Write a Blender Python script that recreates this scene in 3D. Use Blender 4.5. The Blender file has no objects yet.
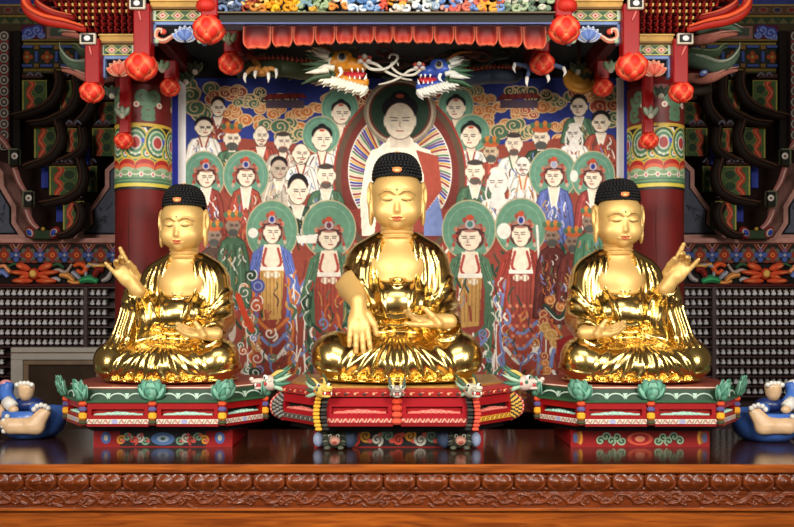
import bpy, bmesh, math, random
import numpy as np
from mathutils import Vector, Matrix
PI = math.pi
rng = random.Random(7)
SC = bpy.context.scene
COL = SC.collection
F_PX, CAM_D, CAM_Z, HOR = 900.0, 5.0, 0.723, 310.0

def P(px, py, Y):
    """point of the place at depth Y that the photograph shows at px, py"""
    s = (CAM_D + Y) / F_PX
    return np.array([(px - 397.0) * s, Y, CAM_Z - (py - HOR) * s])
def S(Y): return (CAM_D + Y) / F_PX

def lin(c):
    c = np.asarray(c, dtype=np.float64) / 255.0
    return np.where(c <= 0.04045, c / 12.92, ((c + 0.055) / 1.055) ** 2.4)

# ------------------------------------------------------------------ materials
def new_mat(name):
    m = bpy.data.materials.new(name); m.use_nodes = True
    nt = m.node_tree; b = nt.nodes['Principled BSDF']
    return m, nt, b
def plain(name, rgb, rough=0.5, metal=0.0, var=0.12, scale=14.0, bump=0.0, bscale=60.0, coat=0.0, spec=0.5):
    m, nt, b = new_mat(name)
    c = lin(rgb)
    tc = nt.nodes.new('ShaderNodeTexCoord')
    n = nt.nodes.new('ShaderNodeTexNoise'); n.inputs['Scale'].default_value = scale; n.inputs['Detail'].default_value = 4
    nt.links.new(tc.outputs['Object'], n.inputs['Vector'])
    r = nt.nodes.new('ShaderNodeValToRGB')
    r.color_ramp.elements[0].position = 0.3; r.color_ramp.elements[1].position = 0.7
    r.color_ramp.elements[0].color = (*(c * (1 - var)), 1); r.color_ramp.elements[1].color = (*np.minimum(c * (1 + var), 1), 1)
    nt.links.new(n.outputs['Fac'], r.inputs['Fac']); nt.links.new(r.outputs['Color'], b.inputs['Base Color'])
    b.inputs['Roughness'].default_value = rough; b.inputs['Metallic'].default_value = metal
    b.inputs['Coat Weight'].default_value = coat; b.inputs['Specular IOR Level'].default_value = spec
    if bump:
        n2 = nt.nodes.new('ShaderNodeTexNoise'); n2.inputs['Scale'].default_value = bscale
        nt.links.new(tc.outputs['Object'], n2.inputs['Vector'])
        bp = nt.nodes.new('ShaderNodeBump'); bp.inputs['Strength'].default_value = bump; bp.inputs['Distance'].default_value = 0.01
        nt.links.new(n2.outputs['Fac'], bp.inputs['Height']); nt.links.new(bp.outputs['Normal'], b.inputs['Normal'])
    return m
def painted(name, rough=0.5, var=0.1, metal=0.0, spec=0.5):
    """paint whose colour is the thing's own, held per face, with slight wear"""
    m, nt, b = new_mat(name)
    a = nt.nodes.new('ShaderNodeAttribute'); a.attribute_name = 'Col'
    tc = nt.nodes.new('ShaderNodeTexCoord')
    n = nt.nodes.new('ShaderNodeTexNoise'); n.inputs['Scale'].default_value = 30; n.inputs['Detail'].default_value = 5
    nt.links.new(tc.outputs['Object'], n.inputs['Vector'])
    r = nt.nodes.new('ShaderNodeMapRange'); r.inputs['From Min'].default_value = .3; r.inputs['From Max'].default_value = .7
    r.inputs['To Min'].default_value = 1 - var; r.inputs['To Max'].default_value = 1 + var
    nt.links.new(n.outputs['Fac'], r.inputs['Value'])
    v = nt.nodes.new('ShaderNodeVectorMath'); v.operation = 'SCALE'
    nt.links.new(a.outputs['Color'], v.inputs[0]); nt.links.new(r.outputs['Result'], v.inputs['Scale'])
    nt.links.new(v.outputs['Vector'], b.inputs['Base Color'])
    b.inputs['Roughness'].default_value = rough; b.inputs['Metallic'].default_value = metal; b.inputs['Specular IOR Level'].default_value = spec
    return m
def wood(name, c0, c1, rough=0.35, scale=6.0, coat=0.2, spec=0.5):
    m, nt, b = new_mat(name)
    tc = nt.nodes.new('ShaderNodeTexCoord'); mp = nt.nodes.new('ShaderNodeMapping')
    mp.inputs['Scale'].default_value = (0.6, 6.0, 9.0)
    nt.links.new(tc.outputs['Object'], mp.inputs['Vector'])
    n = nt.nodes.new('ShaderNodeTexNoise'); n.inputs['Scale'].default_value = scale; n.inputs['Detail'].default_value = 7; n.inputs['Distortion'].default_value = 1.2
    nt.links.new(mp.outputs['Vector'], n.inputs['Vector'])
    r = nt.nodes.new('ShaderNodeValToRGB')
    r.color_ramp.elements[0].position = 0.3; r.color_ramp.elements[1].position = 0.72
    r.color_ramp.elements[0].color = (*lin(c0), 1); r.color_ramp.elements[1].color = (*lin(c1), 1)
    nt.links.new(n.outputs['Fac'], r.inputs['Fac']); nt.links.new(r.outputs['Color'], b.inputs['Base Color'])
    b.inputs['Roughness'].default_value = rough; b.inputs['Coat Weight'].default_value = coat; b.inputs['Coat Roughness'].default_value = 0.12
    b.inputs['Specular IOR Level'].default_value = spec
    return m

# ------------------------------------------------------------------ objects
ORG = {}
def props(o, label=None, cat=None, group=None, kind=None):
    if label: o['label'] = label
    if cat: o['category'] = cat
    if group: o['group'] = group
    if kind: o['kind'] = kind
    return o
def thing(name, loc, label, cat, group=None, rz=0.0):
    o = bpy.data.objects.new(name, None); COL.objects.link(o)
    o.empty_display_size = 0.05
    o.location = Vector(loc); o.rotation_euler = (0, 0, rz)
    ORG[o] = np.array(loc, dtype=float)
    return props(o, label, cat, group, 'thing')
def mesh_obj(name, V, F, mat, parent=None, cols=None, smooth=None, local=False, origin=None):
    """V (n,3) in world space, or in the parent's space when local; F list of index tuples or (n,4) array"""
    V = np.asarray(V, dtype=np.float64)
    off = np.zeros(3)
    if parent is not None:
        if not local: off = ORG[parent]
    elif origin is not None: off = np.asarray(origin, dtype=float)
    me = bpy.data.meshes.new(name)
    if isinstance(F, np.ndarray):
        me.vertices.add(len(V)); me.vertices.foreach_set('co', (V - off).astype(np.float32).ravel())
        n = len(F); k = F.shape[1]
        me.loops.add(n * k); me.loops.foreach_set('vertex_index', F.astype(np.int32).ravel())
        me.polygons.add(n); me.polygons.foreach_set('loop_start', np.arange(0, n * k, k, dtype=np.int32))
        me.update(calc_edges=True)
    else:
        me.from_pydata((V - off).tolist(), [], F); me.update()
    if smooth is True: me.polygons.foreach_set('use_smooth', np.ones(len(me.polygons), dtype=bool))
    elif smooth is not None and smooth is not False: me.polygons.foreach_set('use_smooth', np.asarray(smooth, dtype=bool))
    if cols is not None:
        cols = np.asarray(cols, dtype=np.float32)
        if len(cols) == len(V):
            at = me.color_attributes.new('Col', 'FLOAT_COLOR', 'POINT')
            at.data.foreach_set('color', np.hstack([cols, np.ones((len(cols), 1), np.float32)]).ravel())
        else:
            tot = np.array([p.loop_total for p in me.polygons])
            lc = np.repeat(cols, tot, axis=0)
            at = me.color_attributes.new('Col', 'FLOAT_COLOR', 'CORNER')
            at.data.foreach_set('color', np.hstack([lc, np.ones((len(lc), 1), np.float32)]).astype(np.float32).ravel())
    me.materials.append(mat)
    o = bpy.data.objects.new(name, me); COL.objects.link(o)
    if parent is not None:
        o.parent = parent
        ORG[o] = ORG[parent]
    else:
        o.location = Vector(off); ORG[o] = off
    return o

def catmull(pts, n=8):
    p = np.asarray(pts, dtype=float)
    if len(p) < 3:
        t = np.linspace(0, 1, n + 1)[:, None]; return p[0] * (1 - t) + p[1] * t
    q = np.vstack([2 * p[0] - p[1], p, 2 * p[-1] - p[-2]])
    out = []
    for i in range(1, len(q) - 2):
        for t in np.linspace(0, 1, n, endpoint=False):
            a, b, c, d = q[i - 1], q[i], q[i + 1], q[i + 2]
            out.append(0.5 * ((2 * b) + (c - a) * t + (2 * a - 5 * b + 4 * c - d) * t * t + (3 * b - a - 3 * c + d) * t ** 3))
    out.append(p[-1]); return np.array(out)

def rot3(rx=0, ry=0, rz=0):
    return np.array(Matrix.Rotation(rz, 3, 'Z') @ Matrix.Rotation(ry, 3, 'Y') @ Matrix.Rotation(rx, 3, 'X'))

class MB:
    def __init__(s): s.V = []; s.F = []; s.C = []; s.Sm = []; s.n = 0
    def add(s, V, F, col, smooth=True):
        V = np.asarray(V, dtype=float); s.V.append(V)
        c = lin(col)
        for f in F:
            s.F.append(tuple(int(i) + s.n for i in f)); s.C.append(c); s.Sm.append(smooth)
        s.n += len(V)
    def box(s, c, d, col, ch=0.0, R=None):
        c = np.asarray(c, float); h = np.asarray(d, float) / 2
        if ch <= 0:
            V = np.array([[x, y, z] for x in (-1, 1) for y in (-1, 1) for z in (-1, 1)]) * h
            F = [(0, 1, 3, 2), (4, 6, 7, 5), (0, 4, 5, 1), (2, 3, 7, 6), (0, 2, 6, 4), (1, 5, 7, 3)]
        else:
            ch = min(ch, h.min() * .9); V = []; ids = {}
            for x in (-1, 1):
                for y in (-1, 1):
                    for z in (-1, 1):
                        for ax in range(3):
                            v = np.array([x, y, z]) * (h - ch); v[ax] = (x, y, z)[ax] * h[ax]
                            ids[(x, y, z, ax)] = len(V); V.append(v)
            F = []
            for ax in range(3):
                o = [a for a in range(3) if a != ax]
                for sg in (-1, 1):
                    q = []
                    for a, b in ((-1, -1), (1, -1), (1, 1), (-1, 1)):
                        k = [0, 0, 0]; k[ax] = sg; k[o[0]] = a; k[o[1]] = b; q.append(ids[(*k, ax)])
                    F.append(q)
                    # edges along axis ax
                for a in (-1, 1):
                    for b in (-1, 1):
                        k0 = [0, 0, 0]; k0[o[0]] = a; k0[o[1]] = b; k1 = list(k0); k0[ax] = -1; k1[ax] = 1
                        F.append([ids[(*k0, o[0])], ids[(*k1, o[0])], ids[(*k1, o[1])], ids[(*k0, o[1])]])
            for x in (-1, 1):
                for y in (-1, 1):
                    for z in (-1, 1): F.append([ids[(x, y, z, a)] for a in range(3)])
            V = np.array(V)
            G = []
            for f in F:
                p = V[list(f)]; nn = np.cross(p[1] - p[0], p[2] - p[0])
                G.append(f if nn.dot(p.mean(0)) > 0 else f[::-1])
            F = G
        if R is not None: V = V @ R.T
        s.add(V + c, F, col, False); return s
    def prism(s, pts, y0, y1, col, side=None, frame=None):
        """pts: (x,z) outline extruded in y from y0 (front) to y1; frame=(origin, ax, ay, az) maps it elsewhere"""
        pts = np.asarray(pts, float)
        area = 0.5 * np.sum(pts[:, 0] * np.roll(pts[:, 1], -1) - np.roll(pts[:, 0], -1) * pts[:, 1])
        if area < 0: pts = pts[::-1]
        n = len(pts)
        V = np.vstack([np.c_[pts[:, 0], np.full(n, y0), pts[:, 1]], np.c_[pts[:, 0], np.full(n, y1), pts[:, 1]]])
        if frame is not None:
            o, ax, ay, az = [np.asarray(q, float) for q in frame]
            V = o + V[:, :1] * ax + V[:, 1:2] * ay + V[:, 2:] * az
        s.add(V, [tuple(range(n)), tuple(range(2 * n - 1, n - 1, -1))], col, False)
        s.n -= 2 * n; s.V.pop()
        s.add(V, [((i + 1) % n, i, i + n, (i + 1) % n + n) for i in range(n)], side or col, False)
        return s
    def tube(s, path, r, col, n=8, flat=None, cap=True, up=(0, 1, 0)):
        p = np.asarray(path, float); m = len(p)
        r = np.full(m, r, float) if np.isscalar(r) else np.interp(np.linspace(0, 1, m), np.linspace(0, 1, len(r)), r)
        T = np.gradient(p, axis=0); T /= np.linalg.norm(T, axis=1)[:, None] + 1e-12
        V = []; u = np.asarray(up, float); sx, sy = flat or (1, 1)
        for i in range(m):
            a = u - T[i] * u.dot(T[i])
            if np.linalg.norm(a) < 1e-4: a = np.cross(T[i], (1, 0.3, 0.2))
            a /= np.linalg.norm(a); b = np.cross(T[i], a)
            for k in range(n):
                t = 2 * PI * k / n
                V.append(p[i] + r[i] * (sx * math.cos(t) * b + sy * math.sin(t) * a))
        F = [(i * n + k, i * n + (k + 1) % n, (i + 1) * n + (k + 1) % n, (i + 1) * n + k) for i in range(m - 1) for k in range(n)]
        if cap:
            F += [tuple(range(n - 1, -1, -1)), tuple(range((m - 1) * n, m * n))]
        s.add(V, F, col); return s
    def ell(s, c, r, col, R=None, nu=12, nv=8):
        r = np.full(3, r, float) if np.isscalar(r) else np.asarray(r, float)
        V = [[0, 0, -1]]
        for j in range(1, nv):
            a = -PI / 2 + PI * j / nv
            for i in range(nu): V.append([math.cos(a) * math.cos(2 * PI * i / nu), math.cos(a) * math.sin(2 * PI * i / nu), math.sin(a)])
        V.append([0, 0, 1]); V = np.array(V) * r
        if R is not None: V = V @ R.T
        F = [(0, 1 + (i + 1) % nu, 1 + i) for i in range(nu)]
        for j in range(nv - 2):
            for i in range(nu):
                a, b = 1 + j * nu, 1 + (j + 1) * nu
                F.append((a + i, a + (i + 1) % nu, b + (i + 1) % nu, b + i))
        t = len(V) - 1; a = 1 + (nv - 2) * nu
        F += [(a + i, a + (i + 1) % nu, t) for i in range(nu)]
        s.add(V + np.asarray(c, float), F, col); return s
    def lathe(s, prof, c, col, n=24, R=None, smooth=True):
        prof = np.asarray(prof, float); m = len(prof); V = []
        for rr, z in prof:
            for k in range(n): V.append([rr * math.cos(2 * PI * k / n), rr * math.sin(2 * PI * k / n), z])
        V = np.array(V)
        if R is not None: V = V @ R.T
        F = [(i * n + k, i * n + (k + 1) % n, (i + 1) * n + (k + 1) % n, (i + 1) * n + k) for i in range(m - 1) for k in range(n)]
        F += [tuple(range(n - 1, -1, -1)), tuple(range((m - 1) * n, m * n))]
        s.add(V + np.asarray(c, float), F, col, smooth); return s
    def cone(s, a, b, r, col, n=8):
        a = np.asarray(a, float); b = np.asarray(b, float)
        return s.tube([a, a * .6 + b * .4, b], [r, r * .7, r * .06], col, n)
    def petal(s, c, R, L, W, th, col, edge=None):
        """a pointed carved petal: length L along local z, width W along local x, bulging to -y"""
        nu, nv = 6, 7; V = []
        for j in range(nv + 1):
            t = j / nv; w = W * math.sin(PI * min(1, (t * .86 + .12))) ** .8
            for i in range(nu + 1):
                u = -1 + 2 * i / nu
                V.append([u * w, -th * (1 - u * u) * math.sin(PI * (t * .9 + .05)), t * L])
        V = np.array(V); V[:, 1] -= 0
        B = V.copy(); B[:, 1] = np.abs(B[:, 1]) * .15 + th * .2
        N = len(V); A = np.vstack([V, B]); A = A @ np.asarray(R).T + np.asarray(c, float)
        F1, F2 = [], []
        for j in range(nv):
            for i in range(nu):
                q = j * (nu + 1) + i; f = (q, q + 1, q + nu + 2, q + nu + 1)
                (F2 if edge is not None and (i in (0, nu - 1) or j == nv - 1) else F1).append(f)
                F1.append(tuple(N + k for k in f[::-1]))
        per = [i for i in range(nu + 1)] + [j * (nu + 1) + nu for j in range(1, nv + 1)] + [nv * (nu + 1) + i for i in range(nu - 1, -1, -1)] + [j * (nu + 1) for j in range(nv - 1, 0, -1)]
        for k in range(len(per)):
            a, b = per[k], per[(k + 1) % len(per)]; F1.append((b, a, a + N, b + N))
        s.add(A, F1, col)
        if F2:
            s.n -= len(A); s.V.pop(); s.add(A, F2, edge)
        return s
    def build(s, name, mat, parent=None, origin=None, local=False):
        V = np.vstack(s.V)
        return mesh_obj(name, V, s.F, mat, parent, cols=np.array(s.C), smooth=s.Sm, origin=origin, local=local)

# ------------------------------------------------------------------ flat painting on real surfaces
class Canvas:
    def __init__(s, x0, y0, x1, y1, tex, bg):
        s.x0, s.y0, s.tex = x0, y0, tex
        s.W = int(round((x1 - x0) / tex)) + 1; s.H = int(round((y1 - y0) / tex)) + 1
        s.a = np.empty((s.H, s.W, 3)); s.a[:] = bg
    def win(s, xa, ya, xb, yb):
        i0 = max(0, int((xa - s.x0) / s.tex) - 1); i1 = min(s.W, int((xb - s.x0) / s.tex) + 3)
        j0 = max(0, int((ya - s.y0) / s.tex) - 1); j1 = min(s.H, int((yb - s.y0) / s.tex) + 3)
        if i1 <= i0 or j1 <= j0: return None
        X, Y = np.meshgrid(s.x0 + np.arange(i0, i1) * s.tex, s.y0 + np.arange(j0, j1) * s.tex)
        return (slice(j0, j1), slice(i0, i1)), X, Y
    def put(s, sl, al, col):
        al = np.clip(al, 0, 1)[..., None]; s.a[sl] = s.a[sl] * (1 - al) + np.asarray(col, float) * al
    def ell(s, cx, cy, rx, ry, col, rot=0.0, ring=None):
        m = max(rx, ry) + 1; w = s.win(cx - m, cy - m, cx + m, cy + m)
        if w is None: return
        sl, X, Y = w; c, q = math.cos(rot), math.sin(rot)
        u = (X - cx) * c + (Y - cy) * q; v = -(X - cx) * q + (Y - cy) * c
        d = (np.sqrt((u / rx) ** 2 + (v / ry) ** 2) - 1) * min(rx, ry)
        al = .5 - d / s.tex if ring is None else .5 - (np.abs(d) - ring / 2) / s.tex
        s.put(sl, al, col)
    def poly(s, pts, col):
        p = np.asarray(pts, float); w = s.win(p[:, 0].min(), p[:, 1].min(), p[:, 0].max(), p[:, 1].max())
        if w is None: return
        sl, X, Y = w; ins = np.zeros(X.shape, bool)
        for (xa, ya), (xb, yb) in zip(p, np.roll(p, -1, 0)):
            if ya == yb: continue
            c = ((ya > Y) != (yb > Y)) & (X < (xb - xa) * (Y - ya) / (yb - ya) + xa); ins ^= c
        s.put(sl, ins.astype(float), col)
    def rect(s, xa, ya, xb, yb, col):
        w = s.win(xa, ya, xb, yb)
        if w is None: return
        sl, X, Y = w; s.put(sl, ((X >= xa) & (X <= xb) & (Y >= ya) & (Y <= yb)).astype(float), col)
    def line(s, pts, wd, col, sm=True):
        p = catmull(pts, 6) if sm and len(pts) > 2 else np.asarray(pts, float)
        w = s.win(p[:, 0].min() - wd, p[:, 1].min() - wd, p[:, 0].max() + wd, p[:, 1].max() + wd)
        if w is None: return
        sl, X, Y = w; D = np.full(X.shape, 1e9)
        for a, b in zip(p[:-1], p[1:]):
            e = b - a; t = np.clip(((X - a[0]) * e[0] + (Y - a[1]) * e[1]) / (e.dot(e) + 1e-9), 0, 1)
            D = np.minimum(D, np.hypot(X - a[0] - t * e[0], Y - a[1] - t * e[1]))
        s.put(sl, .5 + (wd / 2 - D) / s.tex, col)
    def spiral(s, cx, cy, r, wd, col, turns=1.4, flip=1, a0=0.0):
        t = np.linspace(0, 1, 26)
        s.line(np.c_[cx + flip * r * (1 - t * .85) * np.cos(a0 + t * turns * 2 * PI), cy + r * (1 - t * .85) * np.sin(a0 + t * turns * 2 * PI)], wd, col, False)
    def mesh(s, name, mapf, mat, parent=None, origin=None):
        """mapf(x, y) of photograph-scale canvas coordinates gives world points"""
        X, Y = np.meshgrid(s.x0 + np.arange(s.W) * s.tex, s.y0 + np.arange(s.H) * s.tex)
        V = mapf(X.ravel(), Y.ravel())
        i = np.arange(s.H * s.W).reshape(s.H, s.W)
        F = np.stack([i[:-1, :-1], i[1:, :-1], i[1:, 1:], i[:-1, 1:]], -1).reshape(-1, 4)
        return mesh_obj(name, V, F, mat, parent, cols=lin(np.clip(s.a.reshape(-1, 3), 0, 255)), smooth=True, origin=origin)
def flat(Y):
    s = S(Y)
    return lambda x, y: np.c_[(x - 397) * s, np.full(len(x), Y), CAM_Z - (y - HOR) * s]

# ------------------------------------------------------------------ sculpting by distance fields
class Sculpt:
    def __init__(s, lo, hi, h):
        s.h = h; s.lo = np.array(lo, float)
        n = np.ceil((np.array(hi) - s.lo) / h).astype(int) + 1
        s.ax = [(s.lo[i] + h * np.arange(n[i])).astype(np.float32) for i in range(3)]
        s.D = np.full(n, 0.5, np.float32)
    def win(s, lo, hi, pad):
        sl = []
        for i in range(3):
            a = max(0, int((lo[i] - pad - s.lo[i]) / s.h)); b = min(len(s.ax[i]), int((hi[i] + pad - s.lo[i]) / s.h) + 2)
            if b <= a: return None
            sl.append(slice(a, b))
        X = s.ax[0][sl[0]][:, None, None]; Y = s.ax[1][sl[1]][None, :, None]; Z = s.ax[2][sl[2]][None, None, :]
        return tuple(sl), X, Y, Z
    def merge(s, sl, d, k, sub=False):
        a = s.D[sl]
        if sub: a = -a
        if k <= 0: r = np.minimum(a, d)
        else:
            h = np.clip(.5 + .5 * (d - a) / k, 0, 1); r = d * (1 - h) + a * h - k * h * (1 - h)
        s.D[sl] = -r if sub else r
    def ell(s, c, r, k=0.02, R=None, sub=False):
        c = np.array(c, float); r = np.array([r] * 3 if np.isscalar(r) else r, float); m = r if R is None else np.full(3, r.max())
        w = s.win(c - m, c + m, k + 4 * s.h)
        if w is None: return s
        sl, X, Y, Z = w; x, y, z = X - c[0], Y - c[1], Z - c[2]
        if R is not None:
            R = np.asarray(R)
            x, y, z = (R[0, 0] * x + R[1, 0] * y + R[2, 0] * z, R[0, 1] * x + R[1, 1] * y + R[2, 1] * z, R[0, 2] * x + R[1, 2] * y + R[2, 2] * z)
        k0 = np.sqrt((x / r[0]) ** 2 + (y / r[1]) ** 2 + (z / r[2]) ** 2)
        k1 = np.sqrt((x / r[0] ** 2) ** 2 + (y / r[1] ** 2) ** 2 + (z / r[2] ** 2) ** 2) + 1e-6
        s.merge(sl, k0 * (k0 - 1) / k1, k, sub); return s
    def rc(s, a, b, ra, rb, k=0.02, sq=(1, 1, 1), sub=False):
        a = np.array(a, float); b = np.array(b, float); m = max(ra, rb)
        w = s.win(np.minimum(a, b) - m, np.maximum(a, b) + m, k + 4 * s.h)
        if w is None: return s
        sl, X, Y, Z = w; q = np.array(sq, float)
        a, b = a / q, b / q; e = b - a; L = e.dot(e) + 1e-12
        x, y, z = X / q[0] - a[0], Y / q[1] - a[1], Z / q[2] - a[2]
        t = np.clip((x * e[0] + y * e[1] + z * e[2]) / L, 0, 1)
        d = (np.sqrt((x - t * e[0]) ** 2 + (y - t * e[1]) ** 2 + (z - t * e[2]) ** 2) - (ra + t * (rb - ra))) * q.min()
        s.merge(sl, d.astype(np.float32), k, sub); return s
    def chain(s, pts, rs, k=0.01):
        for i in range(len(pts) - 1): s.rc(pts[i], pts[i + 1], rs[i], rs[i + 1], k)
        return s
    def cut_below(s, z0): s.D = np.maximum(s.D, (z0 - s.ax[2])[None, None, :]); return s
    def relief(s, curves, zmask=None):
        """ridges along (x,z) curves: list of (points, width, height)"""
        X = s.ax[0][:, None]; Z = s.ax[2][None, :]; H = np.zeros((len(s.ax[0]), len(s.ax[2])), np.float32)
        for pts, wd, ht in curves:
            p = catmull(pts, 5)
            D = np.full(H.shape, 1e3, np.float32)
            for i, (a, b) in enumerate(zip(p[:-1], p[1:])):
                e = b - a; t = np.clip(((X - a[0]) * e[0] + (Z - a[1]) * e[1]) / (e.dot(e) + 1e-12), 0, 1)
                f = (i + t) / (len(p) - 1); tp = np.clip(np.minimum(f, 1 - f) * 6 + .35, .35, 1)
                D = np.minimum(D, np.hypot(X - a[0] - t * e[0], Z - a[1] - t * e[1]) / tp)
            g = ht * np.exp(-(D / wd) ** 2)
            H = np.where(np.abs(g) > np.abs(H), g, H)
        s.D -= H[:, None, :]
        return s
    def front(s, x, z):
        i = int(round((x - s.lo[0]) / s.h)); k = int(round((z - s.lo[2]) / s.h))
        c = s.D[i, :, k]; j = int(np.argmax(c < 0))
        if j == 0: return s.lo[1]
        t = c[j - 1] / (c[j - 1] - c[j]); return s.lo[1] + s.h * (j - 1 + t)
    def extract(s, smooth=2):
        D = s.D; S_ = D < 0; n = np.array(D.shape) - 1
        cnt = np.zeros(n, np.int8); off = [(a, b, c) for a in (0, 1) for b in (0, 1) for c in (0, 1)]
        for a, b, c in off: cnt += S_[a:a + n[0], b:b + n[1], c:c + n[2]]
        mix = (cnt > 0) & (cnt < 8); I = np.argwhere(mix)
        idx = np.full(n, -1, np.int32); idx[mix] = np.arange(len(I))
        val = np.stack([D[I[:, 0] + a, I[:, 1] + b, I[:, 2] + c] for a, b, c in off], 1)
        acc = np.zeros((len(I), 3)); m = np.zeros(len(I)); O = np.array(off, float)
        for p in range(8):
            for q in range(p + 1, 8):
                if np.abs(O[p] - O[q]).sum() != 1: continue
                f = (val[:, p] < 0) != (val[:, q] < 0); t = val[f, p] / (val[f, p] - val[f, q])
                acc[f] += O[p] + t[:, None] * (O[q] - O[p]); m[f] += 1
        V = s.lo + s.h * (I + acc / m[:, None])
        Fs = []
        for ax in range(3):
            o = [(ax + 1) % 3, (ax + 2) % 3]
            A = [slice(None)] * 3; B = [slice(None)] * 3; A[ax] = slice(0, -1); B[ax] = slice(1, None)
            ch = S_[tuple(A)] != S_[tuple(B)]
            E = np.argwhere(ch); g = (E[:, o[0]] > 0) & (E[:, o[1]] > 0) & (E[:, o[0]] < n[o[0]]) & (E[:, o[1]] < n[o[1]]); E = E[g]
            def cell(d0, d1):
                e = E.copy(); e[:, o[0]] -= d0; e[:, o[1]] -= d1; return idx[e[:, 0], e[:, 1], e[:, 2]]
            Q = np.stack([cell(1, 1), cell(0, 1), cell(0, 0), cell(1, 0)], 1)
            ins = S_[E[:, 0], E[:, 1], E[:, 2]]
            Q[~ins] = Q[~ins][:, ::-1]; Fs.append(Q)
        F = np.vstack(Fs); F = F[(F >= 0).all(1)]
        for _ in range(smooth):
            a = np.zeros_like(V); w = np.zeros(len(V))
            for i in range(4):
                p, q = F[:, i], F[:, (i + 1) % 4]
                for c in range(3): a[:, c] += np.bincount(p, V[q, c], len(V)) + np.bincount(q, V[p, c], len(V))
                w += np.bincount(p, minlength=len(V)) + np.bincount(q, minlength=len(V))
            V = V * .4 + .6 * a / np.maximum(w, 1)[:, None]
        return V, F
# ------------------------------------------------------------------ the three gilded seated statues
M_ROBE = plain('burnished gold leaf', (212, 182, 112), 0.22, 1.0, 0.04, 9.0)
M_SKIN = plain('satin gold', (208, 168, 100), 0.48, 0.4, 0.05, 7.0)
M_HAIR = plain('matt black hair', (7, 7, 9), 0.55, 0.0, 0.2, 40, spec=.3)
M_DET = painted('painted detail', 0.45, 0.03)
M_BASE = plain('pale gilt plinth', (205, 160, 80), 0.35, 0.75, 0.1)

def unit(v): v = np.asarray(v, float); return v / np.linalg.norm(v)
def add_hand(s, wrist, u, w, side, curls, sc=1.0, thumb=(.75, .55, .3), spread=1.0):
    """u points along the fingers, w out of the palm, side = which way the thumb lies across v = w x u"""
    u = unit(u); w = np.asarray(w, float); w = unit(w - u * u.dot(w)); v = np.cross(w, u) * side
    o = np.asarray(wrist, float)
    R = np.stack([u, v, w], 1)
    s.ell(o + u * .05 * sc, (.056 * sc, .041 * sc, .021 * sc), .015, R)
    s.rc(o - u * .03 * sc, o + u * .03 * sc, .029 * sc, .027 * sc, .015)
    L = (.082, .09, .084, .066); B = (.031, .0105, -.0105, -.031)
    for f in range(4):
        p = o + (u * (.083 - abs(f - 1.2) * .006) + v * B[f] - w * .002) * sc
        d0 = unit(u + v * B[f] * 3.2 * spread); pts = [p - d0 * .02 * sc, p]; a = 0
        for j, fr in enumerate((.45, .3, .25)):
            a += curls[f][j] if not np.isscalar(curls[f]) else curls[f]
            d = d0 * math.cos(a) + w * math.sin(a); p = p + d * L[f] * fr * sc; pts.append(p)
        rr = np.array([.0115, .0112, .0102, .0095, .008]) * sc * (0.9 if f == 3 else 1)
        s.chain(pts, rr, .004)
    p = o + (u * .025 + v * .033 + w * .004) * sc
    d = unit(u * thumb[0] + v * thumb[1] + w * thumb[2]); q = p + d * .042 * sc
    d2 = unit(d + u * .35 + w * .15 - v * .25); r = q + d2 * .036 * sc
    s.chain([o + (u * .01 + v * .015) * sc, p, q, r], np.array([.016, .0155, .0125, .0095]) * sc, .006)

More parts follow.
